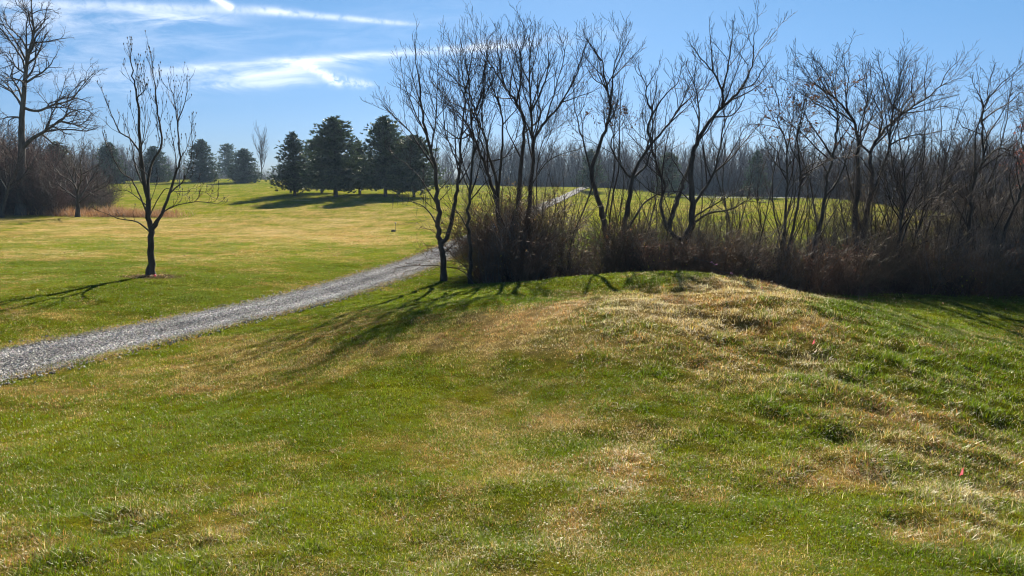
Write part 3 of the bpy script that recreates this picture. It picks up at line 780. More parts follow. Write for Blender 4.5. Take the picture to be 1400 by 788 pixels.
hero('spreading_tree', 'broad dark spreading bare tree with its crown swept to the right, largest on the right', 29, [
 ([(1172,388),(1170,350),(1169,311),(1173,253),(1172,218),(1174,195),(1164,162),(1145,138),(1125,123),(1104,108)], .15, .012, .5),
 ([(1176,372),(1179,320),(1189,276),(1192,238),(1190,210),(1201,189),(1215,172),(1235,155),(1266,135),(1286,118),(1310,108)], .14, .012, .42),
 ([(1236,155),(1219,143),(1208,110),(1200,82)], .04, .009, .2),
 ([(1266,136),(1264,108),(1268,84)], .03, .008, .2),
 ([(1190,280),(1206,232),(1215,201),(1220,157),(1228,128),(1240,92)], .07, .009, .35),
 ([(1216,200),(1222,195),(1245,186),(1269,183),(1295,178)], .04, .008, .2),
 ([(1188,212),(1176,194),(1180,165),(1186,130),(1180,95)], .05, .009, .25),
 ([(1146,140),(1136,110),(1118,84)], .03, .008, .2),
 ([(1203,188),(1206,160),(1192,130),(1190,100)], .04, .009, .2),
 ([(1250,146),(1246,118),(1252,90)], .03, .008, .2),
 ([(1286,118),(1296,98),(1312,82)], .022, .007, .2),
 ([(1164,164),(1156,140),(1160,110),(1150,84)], .035, .008, .2),
 ([(1238,154),(1262,152),(1290,146),(1312,150)], .028, .007, .2),
 ([(1190,240),(1176,215),(1158,205),(1140,190)], .035, .009, .3)], S_rake, (BARK, TWIG), drift=.5)
hero('scrubby_tree', 'small scrubby bare tree with upright twiggy stem right of the broad spreading tree', 27.5, [
 ([(1224,390),(1225,355),(1232,305),(1238,268),(1236,224),(1243,196),(1240,180)], .07, .01, .25),
 ([(1218,375),(1238,317),(1255,279),(1282,259),(1303,236),(1318,220)], .045, .008, .25),
 ([(1237,240),(1256,215),(1262,196)], .03, .008, .2),
 ([(1233,300),(1218,270),(1212,245),(1206,225)], .028, .008, .2)], S_wild, (BARK, TWIG))
hero('arching_sapling', 'thin arching sapling leaning right over the thicket, left of the crooked two stemmed tree', 28, [
 ([(1234,388),(1240,361),(1258,308),(1276,268),(1290,240),(1308,215)], .04, .008, .25),
 ([(1258,310),(1264,275),(1262,240)], .02, .007, .2)], S_wild, (BARK, TWIG))
hero('crooked_tree', 'crooked bare tree with two wavy upright stems near the right edge', 28, [
 ([(1319,392),(1320,355),(1325,314),(1328,276),(1334,238),(1344,220),(1342,181),(1343,157),(1349,138),(1371,113),(1397,91)], .09, .009, .4),
 ([(1331,255),(1333,210),(1334,181),(1342,157)], .045, .02, .4),
 ([(1343,158),(1344,142),(1334,122),(1329,110)], .025, .007, .15),
 ([(1338,232),(1354,211),(1368,203),(1383,207),(1402,212)], .045, .01, .3),
 ([(1326,316),(1308,282),(1290,265),(1276,262)], .04, .009, .3),
 ([(1349,140),(1352,115),(1358,96)], .02, .007, .1),
 ([(1343,170),(1362,150),(1386,146)], .022, .007, .2),
 ([(1354,212),(1352,200),(1346,190)], .02, .01, .5)], S_wild, (BARK, TWIG))
hero('tilted_tree', 'bare tree tilted to the left crossing behind the crooked two stemmed tree', 29.5, [
 ([(1372,392),(1360,352),(1346,323),(1336,303),(1326,270),(1318,240)], .11, .014, .5),
 ([(1346,325),(1352,290),(1360,262),(1362,230)], .04, .009, .3)], S_wild, (BARK, TWIG))
hero('edge_tree', 'bare tree leaning right out of the picture at the right edge', 27, [
 ([(1362,392),(1372,323),(1387,282),(1399,253),(1410,222),(1418,190),(1420,150)], .085, .01, .35),
 ([(1386,284),(1380,250),(1384,220)], .035, .009, .3),
 ([(1408,228),(1396,190),(1400,160)], .035, .009, .3)], S_wild, (BARK, TWIG))

# --- the big sycamore and its neighbours on the left
S_syc = Style(up=.04, crook=.28, ang=(.5, 1.0), sp=(.5, .36, .27), ratio=(.5, .45, .5), maxl=3, lmax=6.5, rr=(.075, .034, .02), rmin=.014, lmin=.4)
hero('tall_sycamore', 'tall pale limbed bare tree towering at the far left above the brush', 80, [
 ([(28,297),(29,250),(30,203),(30,162),(35,101),(38,80),(46,46),(44,20),(41,-14)], .5, .03, .4),
 ([(30,205),(44,190),(61,180),(81,167),(100,170),(117,175)], .24, .03, .3),
 ([(33,152),(51,152),(72,144),(96,137),(112,118),(127,101)], .16, .025, .25),
 ([(34,120),(50,104),(66,92),(80,70)], .13, .02, .25),
 ([(33,147),(20,130),(5,118),(-15,108)], .15, .02, .25),
 ([(40,75),(26,50),(12,36),(4,14)], .12, .02, .2),
 ([(46,48),(60,30),(64,8)], .1, .02, .2),
 ([(31,165),(14,160),(-6,165)], .12, .02, .25),
 ([(58,182),(72,196),(86,200),(98,212)], .1, .02, .3),
 ([(81,167),(96,154),(116,150),(132,160)], .09, .02, .2),
 ([(36,100),(22,92),(8,76),(-4,72)], .1, .02, .2),
 ([(61,180),(74,150),(84,128),(90,108)], .09, .02, .25)], S_syc, (SYC, TWIG), drift=.6, flare=1.2)
S_orch = Style(up=.14, crook=.2, ang=(.5, 1.0), sp=(.45, .32, .24), ratio=(.5, .46, .5), maxl=3, lmax=3.8, rr=(.045, .024, .016), rmin=.013, lmin=.3)
hero('round_crowned_tree', 'small round crowned bare tree standing before the brush behind the lone young tree', 77, [
 ([(106,297),(107,273),(103,255),(96,238),(88,222)], .22, .03, .3),
 ([(107,272),(118,256),(128,240),(136,226)], .12, .025, .2),
 ([(106,275),(92,262),(80,252),(74,240)], .1, .02, .2),
 ([(107,265),(111,245),(110,222),(114,205)], .1, .02, .2),
 ([(107,278),(122,266),(138,258),(148,252)], .08, .02, .2)], S_orch, (BARK, TWIG), drift=.7)
hero('slanting_tree', 'dark slanting bare tree at the far left edge among the brush', 75, [
 ([(2,298),(4,284),(10,262),(14,250),(22,232),(26,215)], .2, .03, .3),
 ([(10,262),(0,244),(-8,225)], .1, .025, .2),
 ([(13,252),(26,246),(40,230),(48,214)], .1, .025, .2)], S_orch, (BARK, TWIG), drift=.7)

# ------------------------------------------------------------------ bushes of the thicket (five kinds, copied)
def make_bush(name, label, height, nst, S, mat, leafshare, leafcols, group, loc):
    root = empty(name, loc, label, 'bush', group)
    w = Wood(); tips = []
    for k in range(nst):
        a = R.uniform(0, 6.28); tilt = R.uniform(.1, .75)
        d = (math.cos(a) * math.sin(tilt), math.sin(a) * math.sin(tilt), math.cos(tilt))
        p = (R.gauss(0, .25), R.gauss(0, .25), -.05)
        grow(w, p, d, height * R.uniform(.6, 1.1), R.uniform(.010, .02), 1, S, tips)
    link('stems', w.build('stems'), mat, root)
    if leafshare: clusters(root, 'leaves', tips, leafshare, .035, leafcols, LEAF, 1, 0, .06)
    return root
S_b1 = Style(up=.02, crook=.22, ang=(.5, 1.1), sp=(.3, .19, .13), ratio=(.4, .42, .45), maxl=3, lmax=1.6, rr=(.012, .007, .005), rmin=.0052)
S_b2 = Style(up=-.10, crook=.16, ang=(.5, 1.2), sp=(.3, .2, .15), ratio=(.42, .42, .45), maxl=3, lmax=1.6, rr=(.011, .007, .005), rmin=.0052)
S_b3 = Style(up=.10, crook=.16, ang=(.35, .8), sp=(.36, .26, .18), ratio=(.38, .42, .45), maxl=3, lmax=1.4, rr=(.011, .007, .005), rmin=.0052)
BG = 'bare bushes filling the thicket'
kinds = []
bl = [('bramble', 'low arching bramble tangle with a few brown leaves in the thicket', 1.9, 20, S_b2, BRUSHR, .16, [(.20,.12,.06),(.13,.08,.05)]),
      ('bare_bush', 'dense grey brown bare bush in the thicket', 2.1, 18, S_b1, BRUSH, .10, [(.16,.11,.06),(.24,.17,.07)]),
      ('twiggy_bush', 'upright bush of straight pale twigs in the thicket', 2.5, 16, S_b3, TWIGG, .0, []),
      ('reddish_bush', 'reddish stemmed low bush with withered leaves in the thicket', 1.7, 18, S_b1, BRUSHR, .22, [(.16,.07,.05),(.22,.11,.06)]),
      ('yellow_leaved_bush', 'thin bush with sparse yellow green leaves at the foot of the thicket', 1.2, 10, S_b1, TWIG, .20, [(.42,.36,.05),(.28,.30,.05)])]
spots = []
for px in np.arange(655, 1470, 10.5):
    for row, dd in enumerate((25.6, 27.6, 30.2)):
        if row == 2 and R.random() < .35: continue
        if px < 668 and row != 1: continue
        if row == 1 and R.random() < .35: continue
        if px > 1040 and row < 2 and R.random() < .3: continue
        spots.append((px + R.uniform(-6, 6), dd + R.uniform(-.9, .9), row))
for px in (664, 672, 680, 688, 700, 708, 712, 725, 690, 745, 735, 718): spots.append((px, 28.0 + R.uniform(-.9, .9), 3))
first = {}
for px, d, row in spots:
    d = d + (.1 if 690 < px < 980 else .5 if px < 980 else -.2)
    if px < 690: d += .6
    x = (px - 700) / F * d * 1.0
    kd = R.choices([0, 1, 2, 3, 4], [5, 5, 3, 3.5, 2 if row == 0 else .0])[0]
    if 742 < px < 832 and (row == 2 or R.random() < .45): continue
    b = bl[kd]
    loc = (x, d, gnd(x, d)); s = R.uniform(.75, 1.15)
    if 960 < px < 1100 and row != 0: s *= .85
    if row == 2: s *= 1.15
    if row == 3: s = R.uniform(1.3, 1.7); kd = R.choice([0, 1]); b = bl[kd]
    if 760 < px < 830: s *= .8
    if kd not in first:
        first[kd] = make_bush(b[0], b[1], b[2], b[3], b[4], b[5], b[6], b[7], BG, loc); o = first[kd]; o.scale = (s, s, s)
    else: copy_tree(first[kd], loc, R.uniform(0, 6.28), (s * R.uniform(.9, 1.25), s * R.uniform(.9, 1.25), s), b[1], BG)

# tall twiggy scrub reaching up the trunks
S_ts = Style(up=.07, crook=.17, ang=(.45, .95), sp=(.34, .22, .16), ratio=(.40, .44, .48), maxl=3, lmax=1.9, rr=(.014, .008, .006), rmin=.0052)
TG = 'tall scrub standing in the thicket'
TL = 'tall grey brown many stemmed scrub reaching up between the thicket trunks'
ts = [make_bush('tall_scrub', TL, 4.1, 11, S_ts, m_, .03, [(.16,.11,.06)], TG, (0, 0, 0)) for m_ in (TWIG, BRUSH, TWIGG)]
tspots = [(R.uniform(1045, 1420), R.uniform(28.5, 33), R.uniform(.65, 1.08)) for _ in range(17)] + [(R.uniform(835, 1045), R.uniform(27.5, 32), R.uniform(.5, .8)) for _ in range(9)] + [(R.uniform(668, 715), R.uniform(28.5, 31), R.uniform(.6, .9)) for _ in range(4)]
for k, (px, d, s_) in enumerate(tspots):
    x = (px - 700) / F * d; loc = (x, d, gnd(x, d)); o = ts[k % 3]
    if k < 3: o.location = loc; o.scale = (s_, s_, s_)
    else: copy_tree(o, loc, R.uniform(0, 6.28), s_, TL, TG)

# saplings standing in the thicket
S_sap = Style(up=.12, crook=.14, ang=(.45, .9), sp=(.4, .3, .2), ratio=(.36, .42, .45), maxl=2, lmax=1.6, rr=(.012, .007, .005), rmin=.0045)
SG = 'saplings in the thicket'
SL = 'thin bare sapling standing in the thicket'
saps = []
for v in range(6):
    d_ = (27.0, 27, 27, 29.5, 30, 29)[v]; px = (770, 905, 1030, 1115, 1210, 850)[v]; x = (px - 700) / F * d_
    root = empty('sapling', (x, d_, gnd(x, d_)), SL, 'sapling', SG)
    t, c = Wood(), Wood(); pts = [(0, 0, -.05)]; dd = (R.gauss(0, .13), R.gauss(0, .13), 1); n_ = 9; Ls = (4.6, 4.6, 5.2, 4.4, 5.6, 5.0)[v]
    for k in range(n_):
        dd = unit((dd[0] + R.gauss(0, .1), dd[1] + R.gauss(0, .1), dd[2] + .1)); q = pts[-1]
        pts.append(tuple(q[m] + dd[m] * Ls / n_ for m in range(3)))
    rad = [.034 - .028 * k / n_ for k in range(n_ + 1)]
    t.add(pts, rad, 6); sprout(c, pts, rad, Ls, 1, S_sap, None, .25)
    link('trunk', t.build('trunk'), BARK, root); link('crown', c.build('crown'), TWIG, root); saps.append(root)
for px, d, s in [(757,27.5,.75),(783,26.8,.9),(800,28.5,.7),(868,29,1.0),(888,27,.7),(958,29.5,.8),(992,28,.75),(1012,26.5,.65),(1050,28,.8),(1092,28.5,.9),(1128,29.5,.8),(1150,27,.85),(1192,26.6,.75),(1206,28.5,1.0),(1262,29,.9),(1290,26.5,.8),(1303,28.5,1.05),(1345,27,.85),(1382,28.6,1.1),(1410,27,1.0),(672,28,.7),(662,27,.5),(700,29.5,1.0),(745,29,1.0)] + [(R.uniform(655, 1415), R.uniform(27.2, 33), R.uniform(.55, 1.15)) for _ in range(62)] + [(R.uniform(1040, 1415), R.uniform(27, 33), R.uniform(.7, 1.25)) for _ in range(30)] + [(R.uniform(1035, 1415), R.uniform(28.5, 33), R.uniform(1.2, 1.65)) for _ in range(15)] + [(R.uniform(735, 1035), R.uniform(29, 33), R.uniform(1.1, 1.5)) for _ in range(6)]:
    x = (px - 700) / F * d
    copy_tree(R.choice(saps), (x, d, gnd(x, d)), R.uniform(0, 6.28), s, SL, SG)

# ground-level tangle under the bushes
w = Wood()
for k in range(5200):
    px = R.uniform(650, 1480); d = R.uniform(24.9, 31) + (1.2 if px < 900 else 0); x = (px - 700) / F * d
    p = (x, d, gnd(x, d)); a = R.uniform(0, 6.28); t_ = R.uniform(.2, 1.3); L = R.uniform(.25, .9)
    d1 = (math.cos(a) * math.sin(t_), math.sin(a) * math.sin(t_), math.cos(t_))
    m_ = tuple(p[i] + d1[i] * L * .5 for i in range(3)); e = (m_[0] + d1[0] * L * .5 + R.gauss(0, .08), m_[1] + d1[1] * L * .5 + R.gauss(0, .08), m_[2] + d1[2] * L * .25)
    w.add([p, m_, e], [.008, .006, .004], 3)
tag(link('undergrowth', w.build('undergrowth'), TWIGR), 'tangled dead stems covering the ground beneath the thicket', 'undergrowth', kind='stuff')

# ------------------------------------------------------------------ conifers
CONC = np.array([(.021,.038,.016),(.029,.050,.020),(.042,.062,.027),(.015,.027,.013)])
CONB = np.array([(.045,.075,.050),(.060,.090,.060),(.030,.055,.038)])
CONL = np.array([(.034,.054,.024),(.050,.074,.032),(.072,.094,.042),(.025,.042,.020)])
def conifer_mesh(H, Wd, base, cols, ragged=.25, clump=.42, power=.9, whorl=.30, top=.0):
    """needle sprays set on whorls of boughs"""
    tr = Wood(); tr.add([(0, 0, -.15), (0, 0, H * .3), (R.gauss(0, .08), R.gauss(0, .08), H * .7), (0, 0, H)], [H * .018, H * .014, H * .008, .012], 7)
    Ps, Cs = [], []
    z = base * H; 
    while z < H:
        f = (z - base * H) / (H * (1 - base))
        prof = (1 - f) ** power * min(1, .62 + f * 2.6) + top * (f < .9)
        Lb = Wd / 2 * prof
        nb = 9 if Lb > .8 else 6
        a0 = R.uniform(0, 6.28)
        for k in range(nb):
            a = a0 + k * 6.28 / nb + R.gauss(0, .22); L = Lb * (1 - ragged * R.random() * 1.4 + .12) + .12
            dz = R.uniform(-.22, .12) if f < .5 else R.uniform(.0, .5)
            tr.add([(0, 0, z), (math.cos(a) * L * .5, math.sin(a) * L * .5, z + dz * L * .4), (math.cos(a) * L * .92, math.sin(a) * L * .92, z + dz * L * .8)], [.035, .022, .01], 3)
            m = max(2, int(L / (clump * .55)))
            base_c = cols[R.randrange(len(cols))]
            for q in range(m):
                t = (q + .6 + R.random() * .6) / (m + .4)
                c = np.array([math.cos(a) * L * t, math.sin(a) * L * t, z + dz * L * t]) + rng.normal(0, .10 + .05 * L * t, 3)
                for _ in range(5):
                    u = np.array([math.cos(a) * .8, math.sin(a) * .8, .65]) + rng.normal(0, .62, 3); u /= np.linalg.norm(u)
                    v = np.cross(u, rng.normal(0, 1, 3)); v /= np.linalg.norm(v) + 1e-6
                    s = clump * R.uniform(.5, 1.05)
                    Ps += [c - u * s * .4 - v * s * .22, c - u * s * .4 + v * s * .22, c + u * s * .75]
                    tipc = 1 + 1.5 * max(0, t - .72) / .28 * R.random()
                    Cs += [base_c * R.uniform(.7, 1.3)] * 2 + [base_c * R.uniform(.8, 1.3) * tipc]
        z += whorl * R.uniform(.75, 1.25) * (1.0 if f < .7 else .8)
    T_ = np.arange(len(Ps)).reshape(-1, 3)
    return tr.build('trunk'), mesh_np('crown', np.array(Ps), [T_], np.array(Cs))
protos = {}
def conifer(kind, name, label, px, py, d, top, wpx, group):
    x, y, z = at(px, py, d); z = gnd(x, d)
    H = EYE + (245 - top) / F * d - z; Wd = wpx * d / F * (1.3 if 'group on the rise' in label or 'pine' in label else 1.12)
    root = empty(name, (x, d, z), label, 'tree', group)
    if kind not in protos:
        if kind == 'pine': protos[kind] = (conifer_mesh(11.5, 7.6, .12, CONL, .34, .50, .55, .26), 11.5, 7.2)
        elif kind == 'pine_open': protos[kind] = (conifer_mesh(9.6, 6.9, .12, CONC, .36, .44, .72, .27), 9.6, 6.6)
        elif kind == 'pine_wide': protos[kind] = (conifer_mesh(10.5, 8.6, .12, CONL, .34, .54, .48, .27), 10.5, 8.2)
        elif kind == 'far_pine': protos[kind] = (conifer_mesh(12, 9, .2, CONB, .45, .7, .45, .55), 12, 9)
        else: protos[kind] = (conifer_mesh(9.5, 7.6, .02, CONC, .16, .50, .58, .27), 9.5, 7.4)
    (tm, cm), h0, w0 = protos[kind]
    link('trunk', tm, BARK, root); link('crown', cm, NEEDLE, root)
    root.scale = (Wd / w0, Wd / w0, H / h0); root.rotation_euler = (0, 0, R.uniform(0, 6.28))
    return root
PG = 'pines grouped on the rise'
conifer('pine_open', 'pine_tree', 'open branched pine at the left end of the pine group on the rise', 403, 268, 123, 184, 62, PG)
conifer('pine', 'pine_tree', 'tallest bushy pine of the group on the rise, rough pale tips', 459, 269, 121, 164, 84, PG)
conifer('pine_wide', 'pine_tree', 'bushy pine tucked behind the left side of the tallest pine', 440, 263, 139, 190, 62, PG)
conifer('pine_open', 'pine_tree', 'dark pine in the gap between the tallest pine and the pointed pine', 492, 265, 132, 196, 60, PG)
conifer('pine', 'pine_tree', 'pointed tall pine right of the tallest one in the group', 527, 268, 122, 163, 70, PG)
conifer('pine_wide', 'pine_tree', 'broad pine at the right end of the group, behind the low forked tree', 566, 266, 127, 188, 74, PG)
conifer('pine', 'pine_tree', 'pine half hidden behind the right side of the pointed pine', 545, 264, 140, 192, 60, PG)
FG = 'conifers on the far hill'
conifer('spruce', 'conifer', 'squat rounded dark conifer alone on the hill crest left of the pines', 335, 251, 215, 205, 38, FG)
conifer('spruce', 'conifer', 'taller pointed dark conifer on the hill crest, second to the left of the pines', 277, 250, 215, 193, 40, FG)
conifer('spruce', 'conifer', 'dark conifer on the hill seen just behind the lone young tree', 213, 250, 212, 202, 44, FG)
conifer('spruce', 'conifer', 'dark conifer on the hill beside the round crowned bare tree', 151, 250, 195, 197, 44, FG)
conifer('spruce', 'conifer', 'dark conifer rising behind the brush below the pale limbed tall tree', 82, 262, 150, 196, 52, FG)
conifer('far_pine', 'pine_tree', 'hazy blue flat topped pine far beyond the hill crest', 313, 250, 300, 199, 36, None)
MG = 'pines out on the middle field'
conifer('pine_open', 'pine_tree', 'hazy pine beyond the far bend of the path, behind the crooked left leaning tree', 808, 263, 185, 206, 38, MG)
conifer('pine_wide', 'pine_tree', 'hazy pine on the far field behind the leaning tree and splayed tree', 914, 268, 188, 211, 34, MG)
conifer('pine_open', 'pine_tree', 'pine at the far field edge right of the splayed tree', 1033, 271, 172, 208, 34, MG)

# ------------------------------------------------------------------ far bare trees (prototypes copied) and the woods behind them
S_far = Style(up=.10, crook=.2, ang=(.4, .8), sp=(.75, .5, .4), ratio=(.42, .45, .5), maxl=3, lmax=4.5, rr=(.06, .03, .022), rmin=.02, lmin=.5)
def far_proto(H, spread, S=S_far):
    t, c = Wood(), Wood(); pts = [(0, 0, -.2)]; dd = (0, 0, 1); n_ = 6
    for k in range(n_):
        dd = unit((dd[0] + R.gauss(0, .08), dd[1] + R.gauss(0, .08), dd[2])); q = pts[-1]
        pts.append(tuple(q[m] + dd[m] * H * .8 / n_ for m in range(3)))
    rad = [.2 - .16 * k / n_ for k in range(n_ + 1)]
    t.add(pts, rad, 5); sprout(c, pts, rad, H * spread, 1, S, None, .22)
    return t.build('trunk'), c.build('crown')
FP = [far_proto(12, .8), far_proto(12, .65), far_proto(12, .95), far_proto(12, .75)]
def edge_line(px):
    """distance of the front of the woods along the view column"""
    return float(np.interp(px, [-200, 0, 120, 250, 640, 740, 850, 950, 1050, 1130, 1230, 1300, 1420, 1600], [180, 190, 235, 290, 300, 240, 215, 195, 176, 162, 108, 90, 82, 75]))
def top_line(px):
    return float(np.interp(px, [-200, 0, 120, 180, 250, 340, 520, 640, 700, 760, 850, 950, 1050, 1130, 1230, 1330, 1420, 1600], [205, 205, 196, 200, 222, 224, 205, 196, 192, 196, 197, 197, 197, 198, 194, 190, 186, 186]))
EG = 'bare trees along the edge of the far woods'
EL = 'hazy bare tree at the front edge of the woods across the far field'
fcount = 0
for px in list(np.arange(690, 1440, 13.0)) + list(np.arange(-20, 240, 22.0)):
    px = px + R.uniform(-5, 5); d = edge_line(px) * R.uniform(1.0, 1.05); x = (px - 700) / F * d; z = gnd(x, d)
    H = EYE + (245 - top_line(px)) / F * d - z; H *= R.uniform(.55, 1.0) * (.75 + .5 * float(fbm(px * .021, 0, 401, 3)))
    tm, cm = FP[fcount % 4]
    root = empty('bare_tree', (x, d, z), EL if px > 600 else 'hazy bare tree far behind the brush at the left', 'tree', EG if px > 600 else 'bare trees behind the left brush')
    link('trunk', tm, BARK, root); link('crown', cm, FARTW, root)
    root.scale = (H / 12 * 1.15, H / 12 * 1.15, H / 11.5); root.rotation_euler = (0, 0, R.uniform(0, 6.28)); fcount += 1
tm, cm = far_proto(14, 1.1, Style(up=.2, crook=.16, ang=(.4, .8), sp=(.6, .45, .35), ratio=(.45, .5, .5), maxl=3, lmax=6, rr=(.07, .035, .02), rmin=.018, lmin=.6))
x, d = (361 - 700) / F * 290, 290
root = empty('rounded_bare_tree', (x, d, gnd(x, d)), 'tall rounded bare tree on the skyline just left of the pine group', 'tree')
link('trunk', tm, BARK, root); link('crown', cm, FARTW, root); H = EYE + (245 - 176) / F * d - gnd(x, d); root.scale = (H / 14 * .95,) * 2 + (H / 13.0,)

def mesh_arrays(me):
    v = np.empty(len(me.vertices) * 3, np.float32); me.vertices.foreach_get('co', v)
    f = np.empty(len(me.loops), np.int32); me.loops.foreach_get('vertex_index', f)
    return v.reshape(-1, 3), f.reshape(-1, 4)
FA = []
for tm, cm in FP:
    v1, f1 = mesh_arrays(tm); v2, f2 = mesh_arrays(cm); FA.append((np.vstack([v1, v2]), np.vstack([f1, f2 + len(v1)])))
Vs, Fs, base = [], [], 0
for px in np.arange(-60, 1470, 5.5):
    for row in range(5):
        if 250 < px < 640 and row > 1: continue
        p_ = px + R.uniform(-6, 6); d = edge_line(p_) * (1.06 + row * .07 + R.uniform(0, .07)); x = (p_ - 700) / F * d; z = gnd(x, d)
        H = (EYE + (245 - top_line(p_)) / F * d - z) * R.choice([R.uniform(.5, .8), R.uniform(.8, 1.08), R.uniform(.95, 1.2)]) * (.94 + .02 * row) * (.72 + .56 * float(fbm(p_ * .021, row * 3.1, 401, 3)))
        v, f = FA[R.randrange(4)]; a = R.uniform(0, 6.28); ca, sa = math.cos(a), math.sin(a); s = H / 12
        w_ = np.stack([(v[:, 0] * ca - v[:, 1] * sa) * s * 1.15 + x, (v[:, 0] * sa + v[:, 1] * ca) * s * 1.15 + d, v[:, 2] * s * 1.03 + z], 1)
        Vs.append(w_); Fs.append(f + base); base += len(v)
tag(link('woods', mesh_np('woods', np.vstack(Vs), [np.vstack(Fs)], None, True), FARTW), 'mass of leafless woods filling the horizon beyond the fields', 'woods', kind='stuff')
# thick low brush in and under the far woods
w = Wood()
for k in range(42000):
    px = R.uniform(-60, 1480)
    if 300 < px < 640 and R.random() < .5: continue
    d = edge_line(px) * R.uniform(1.0, 1.22); x = (px - 700) / F * d; z = gnd(x, d) if k % 3 == 0 else None
    if z is None: z = zl
    zl = z
    H = R.uniform(1.2, 4.2) * min(1.2, d / 150 + .25); a = R.gauss(0, .35)
    w.add([(x, d, z - .2), (x + a * H * .4, d + R.gauss(0, .3), z + H * .55), (x + a * H * 1.1, d + R.gauss(0, .5), z + H)], [.04, .03, .02], 3)
tag(link('brush', w.build('brush'), FARTW), 'low grey brush massed along the foot of the far woods', 'brush', kind='stuff')

# ------------------------------------------------------------------ brush on the left
LB = 'dark bare bushes at the far left'
S_lb = Style(up=.06, crook=.2, ang=(.5, 1.0), sp=(.6, .4, .28), ratio=(.42, .45, .5), maxl=3, lmax=3.5, rr=(.03, .018, .014), rmin=.012, lmin=.3)
lbp = [make_bush('tall_bush', 'tall dark bare bush in the brush at the far left', 5.2, 16, S_lb, TWIG, 0, [], LB, (0, 0, 0)), make_bush('tall_bush', 'tall reddish bare bush in the brush at the far left', 4.6, 16, S_lb, TWIGR, .25, [(.12,.05,.045),(.10,.06,.05)], LB, (0, 0, 0))]
lspots = []
for px in np.arange(-35, 160, 7.5):
    for row in range(4):
        d = 80 + row * 6 + R.uniform(-2, 2)
        if px > 90 and row < 1: continue
        lspots.append((px + R.uniform(-4, 4), d, (1.3 if px < 60 else .9 if px < 130 else .55) * R.uniform(.75, 1.15) * (1 + .12 * row)))
used = [False, False]
for px, d, s in lspots:
    kd = R.choices([0, 1], [3, 2])[0]; x = (px - 700) / F * d; loc = (x, d, gnd(x, d))
    if not used[kd]: lbp[kd].location = loc; lbp[kd].scale = (s, s, s); used[kd] = True
    else: copy_tree(lbp[kd], loc, R.uniform(0, 6.28), s, lbp[kd]['label'], LB)
# small round tree on the hill behind the young tree
tm, cm = FP[1]
x, d = (250 - 700) / F * 170, 170
root = empty('small_round_tree', (x, d, gnd(x, d)), 'small dark round bare tree on the hillside right of the lone young tree', 'tree')
H = EYE + (245 - 206) / F * d - gnd(x, d); link('trunk', tm, BARK, root); link('crown', cm, TWIG, root); root.scale = (H / 11,) * 3

# orange dry reeds behind the young tree
n = 5200
px = np.concatenate([rng.normal(172, 26, n // 2), rng.normal(215, 18, n // 4), rng.normal(95, 22, n - n // 2 - n // 4)])
d = rng.uniform(77.5, 84, n); x = (px - 700) / F * d
P, q4, t3, cB = blades(x, d, rng.uniform(.3, 1.2, n) * np.where(px > 190, .8, 1.0) * (.35 + 1.1 * fbm(px * .09, d * .4, 501, 3)), rng.uniform(.02, .05, n), np.clip(rng.normal(.35, .3, n), .02, 1.2), np.array([(.27,.15,.08),(.20,.11,.06),(.33,.21,.12)])[rng.integers(0, 3, n)], .7)
tag(link('dry_reeds', mesh_np('dry_reeds', P, [q4, t3], cB), LEAF), 'low orange brown dry reeds along the edge of the left brush', 'reeds', kind='stuff')

# russet-leaved tree behind the right edge
S_rus = Style(up=.1, crook=.2, ang=(.5, 1.0), sp=(.55, .4, .3), ratio=(.42, .45, .5), maxl=3, lmax=3, rr=(.03, .015, .01), rmin=.008)
hero('russet_tree', 'tree with russet red leaves still clinging, at the right edge behind the thicket', 55, [
 ([(1408,318),(1408,280),(1410,240),(1412,205),(1414,180)], .16, .03, .2),
 ([(1409,270),(1396,240),(1392,215)], .07, .02, .1), ([(1409,260),(1424,235),(1432,205)], .07, .02, .1)], S_rus, (BARK, TWIG),
 extra=lambda r, t: clusters(r, 'russet_leaves', t, .8, .10, [(.16,.05,.04),(.22,.08,.05),(.13,.045,.04)], LEAF, 4, .1, .16))

# far road
rp = np.array([at(px, py, d) for px, py, d in [(930,270,178),(980,271.5,174),(1030,272,170),(1066,272,166),(1100,273,162)]])
V = []
for x, y, z in rp:
    for dy in (-1.3, 1.3): V.append((x, y + dy, gnd(x, y + dy) + .16))
tag(link('road', mesh_np('road', np.array(V), [np.array([(2 * k, 2 * k + 2, 2 * k + 3, 2 * k + 1) for k in range(len(rp) - 1)])]), plain('far_asphalt', (.22, .22, .23), .9)), 'pale strip of road along the edge of the far field', 'road', kind='structure')

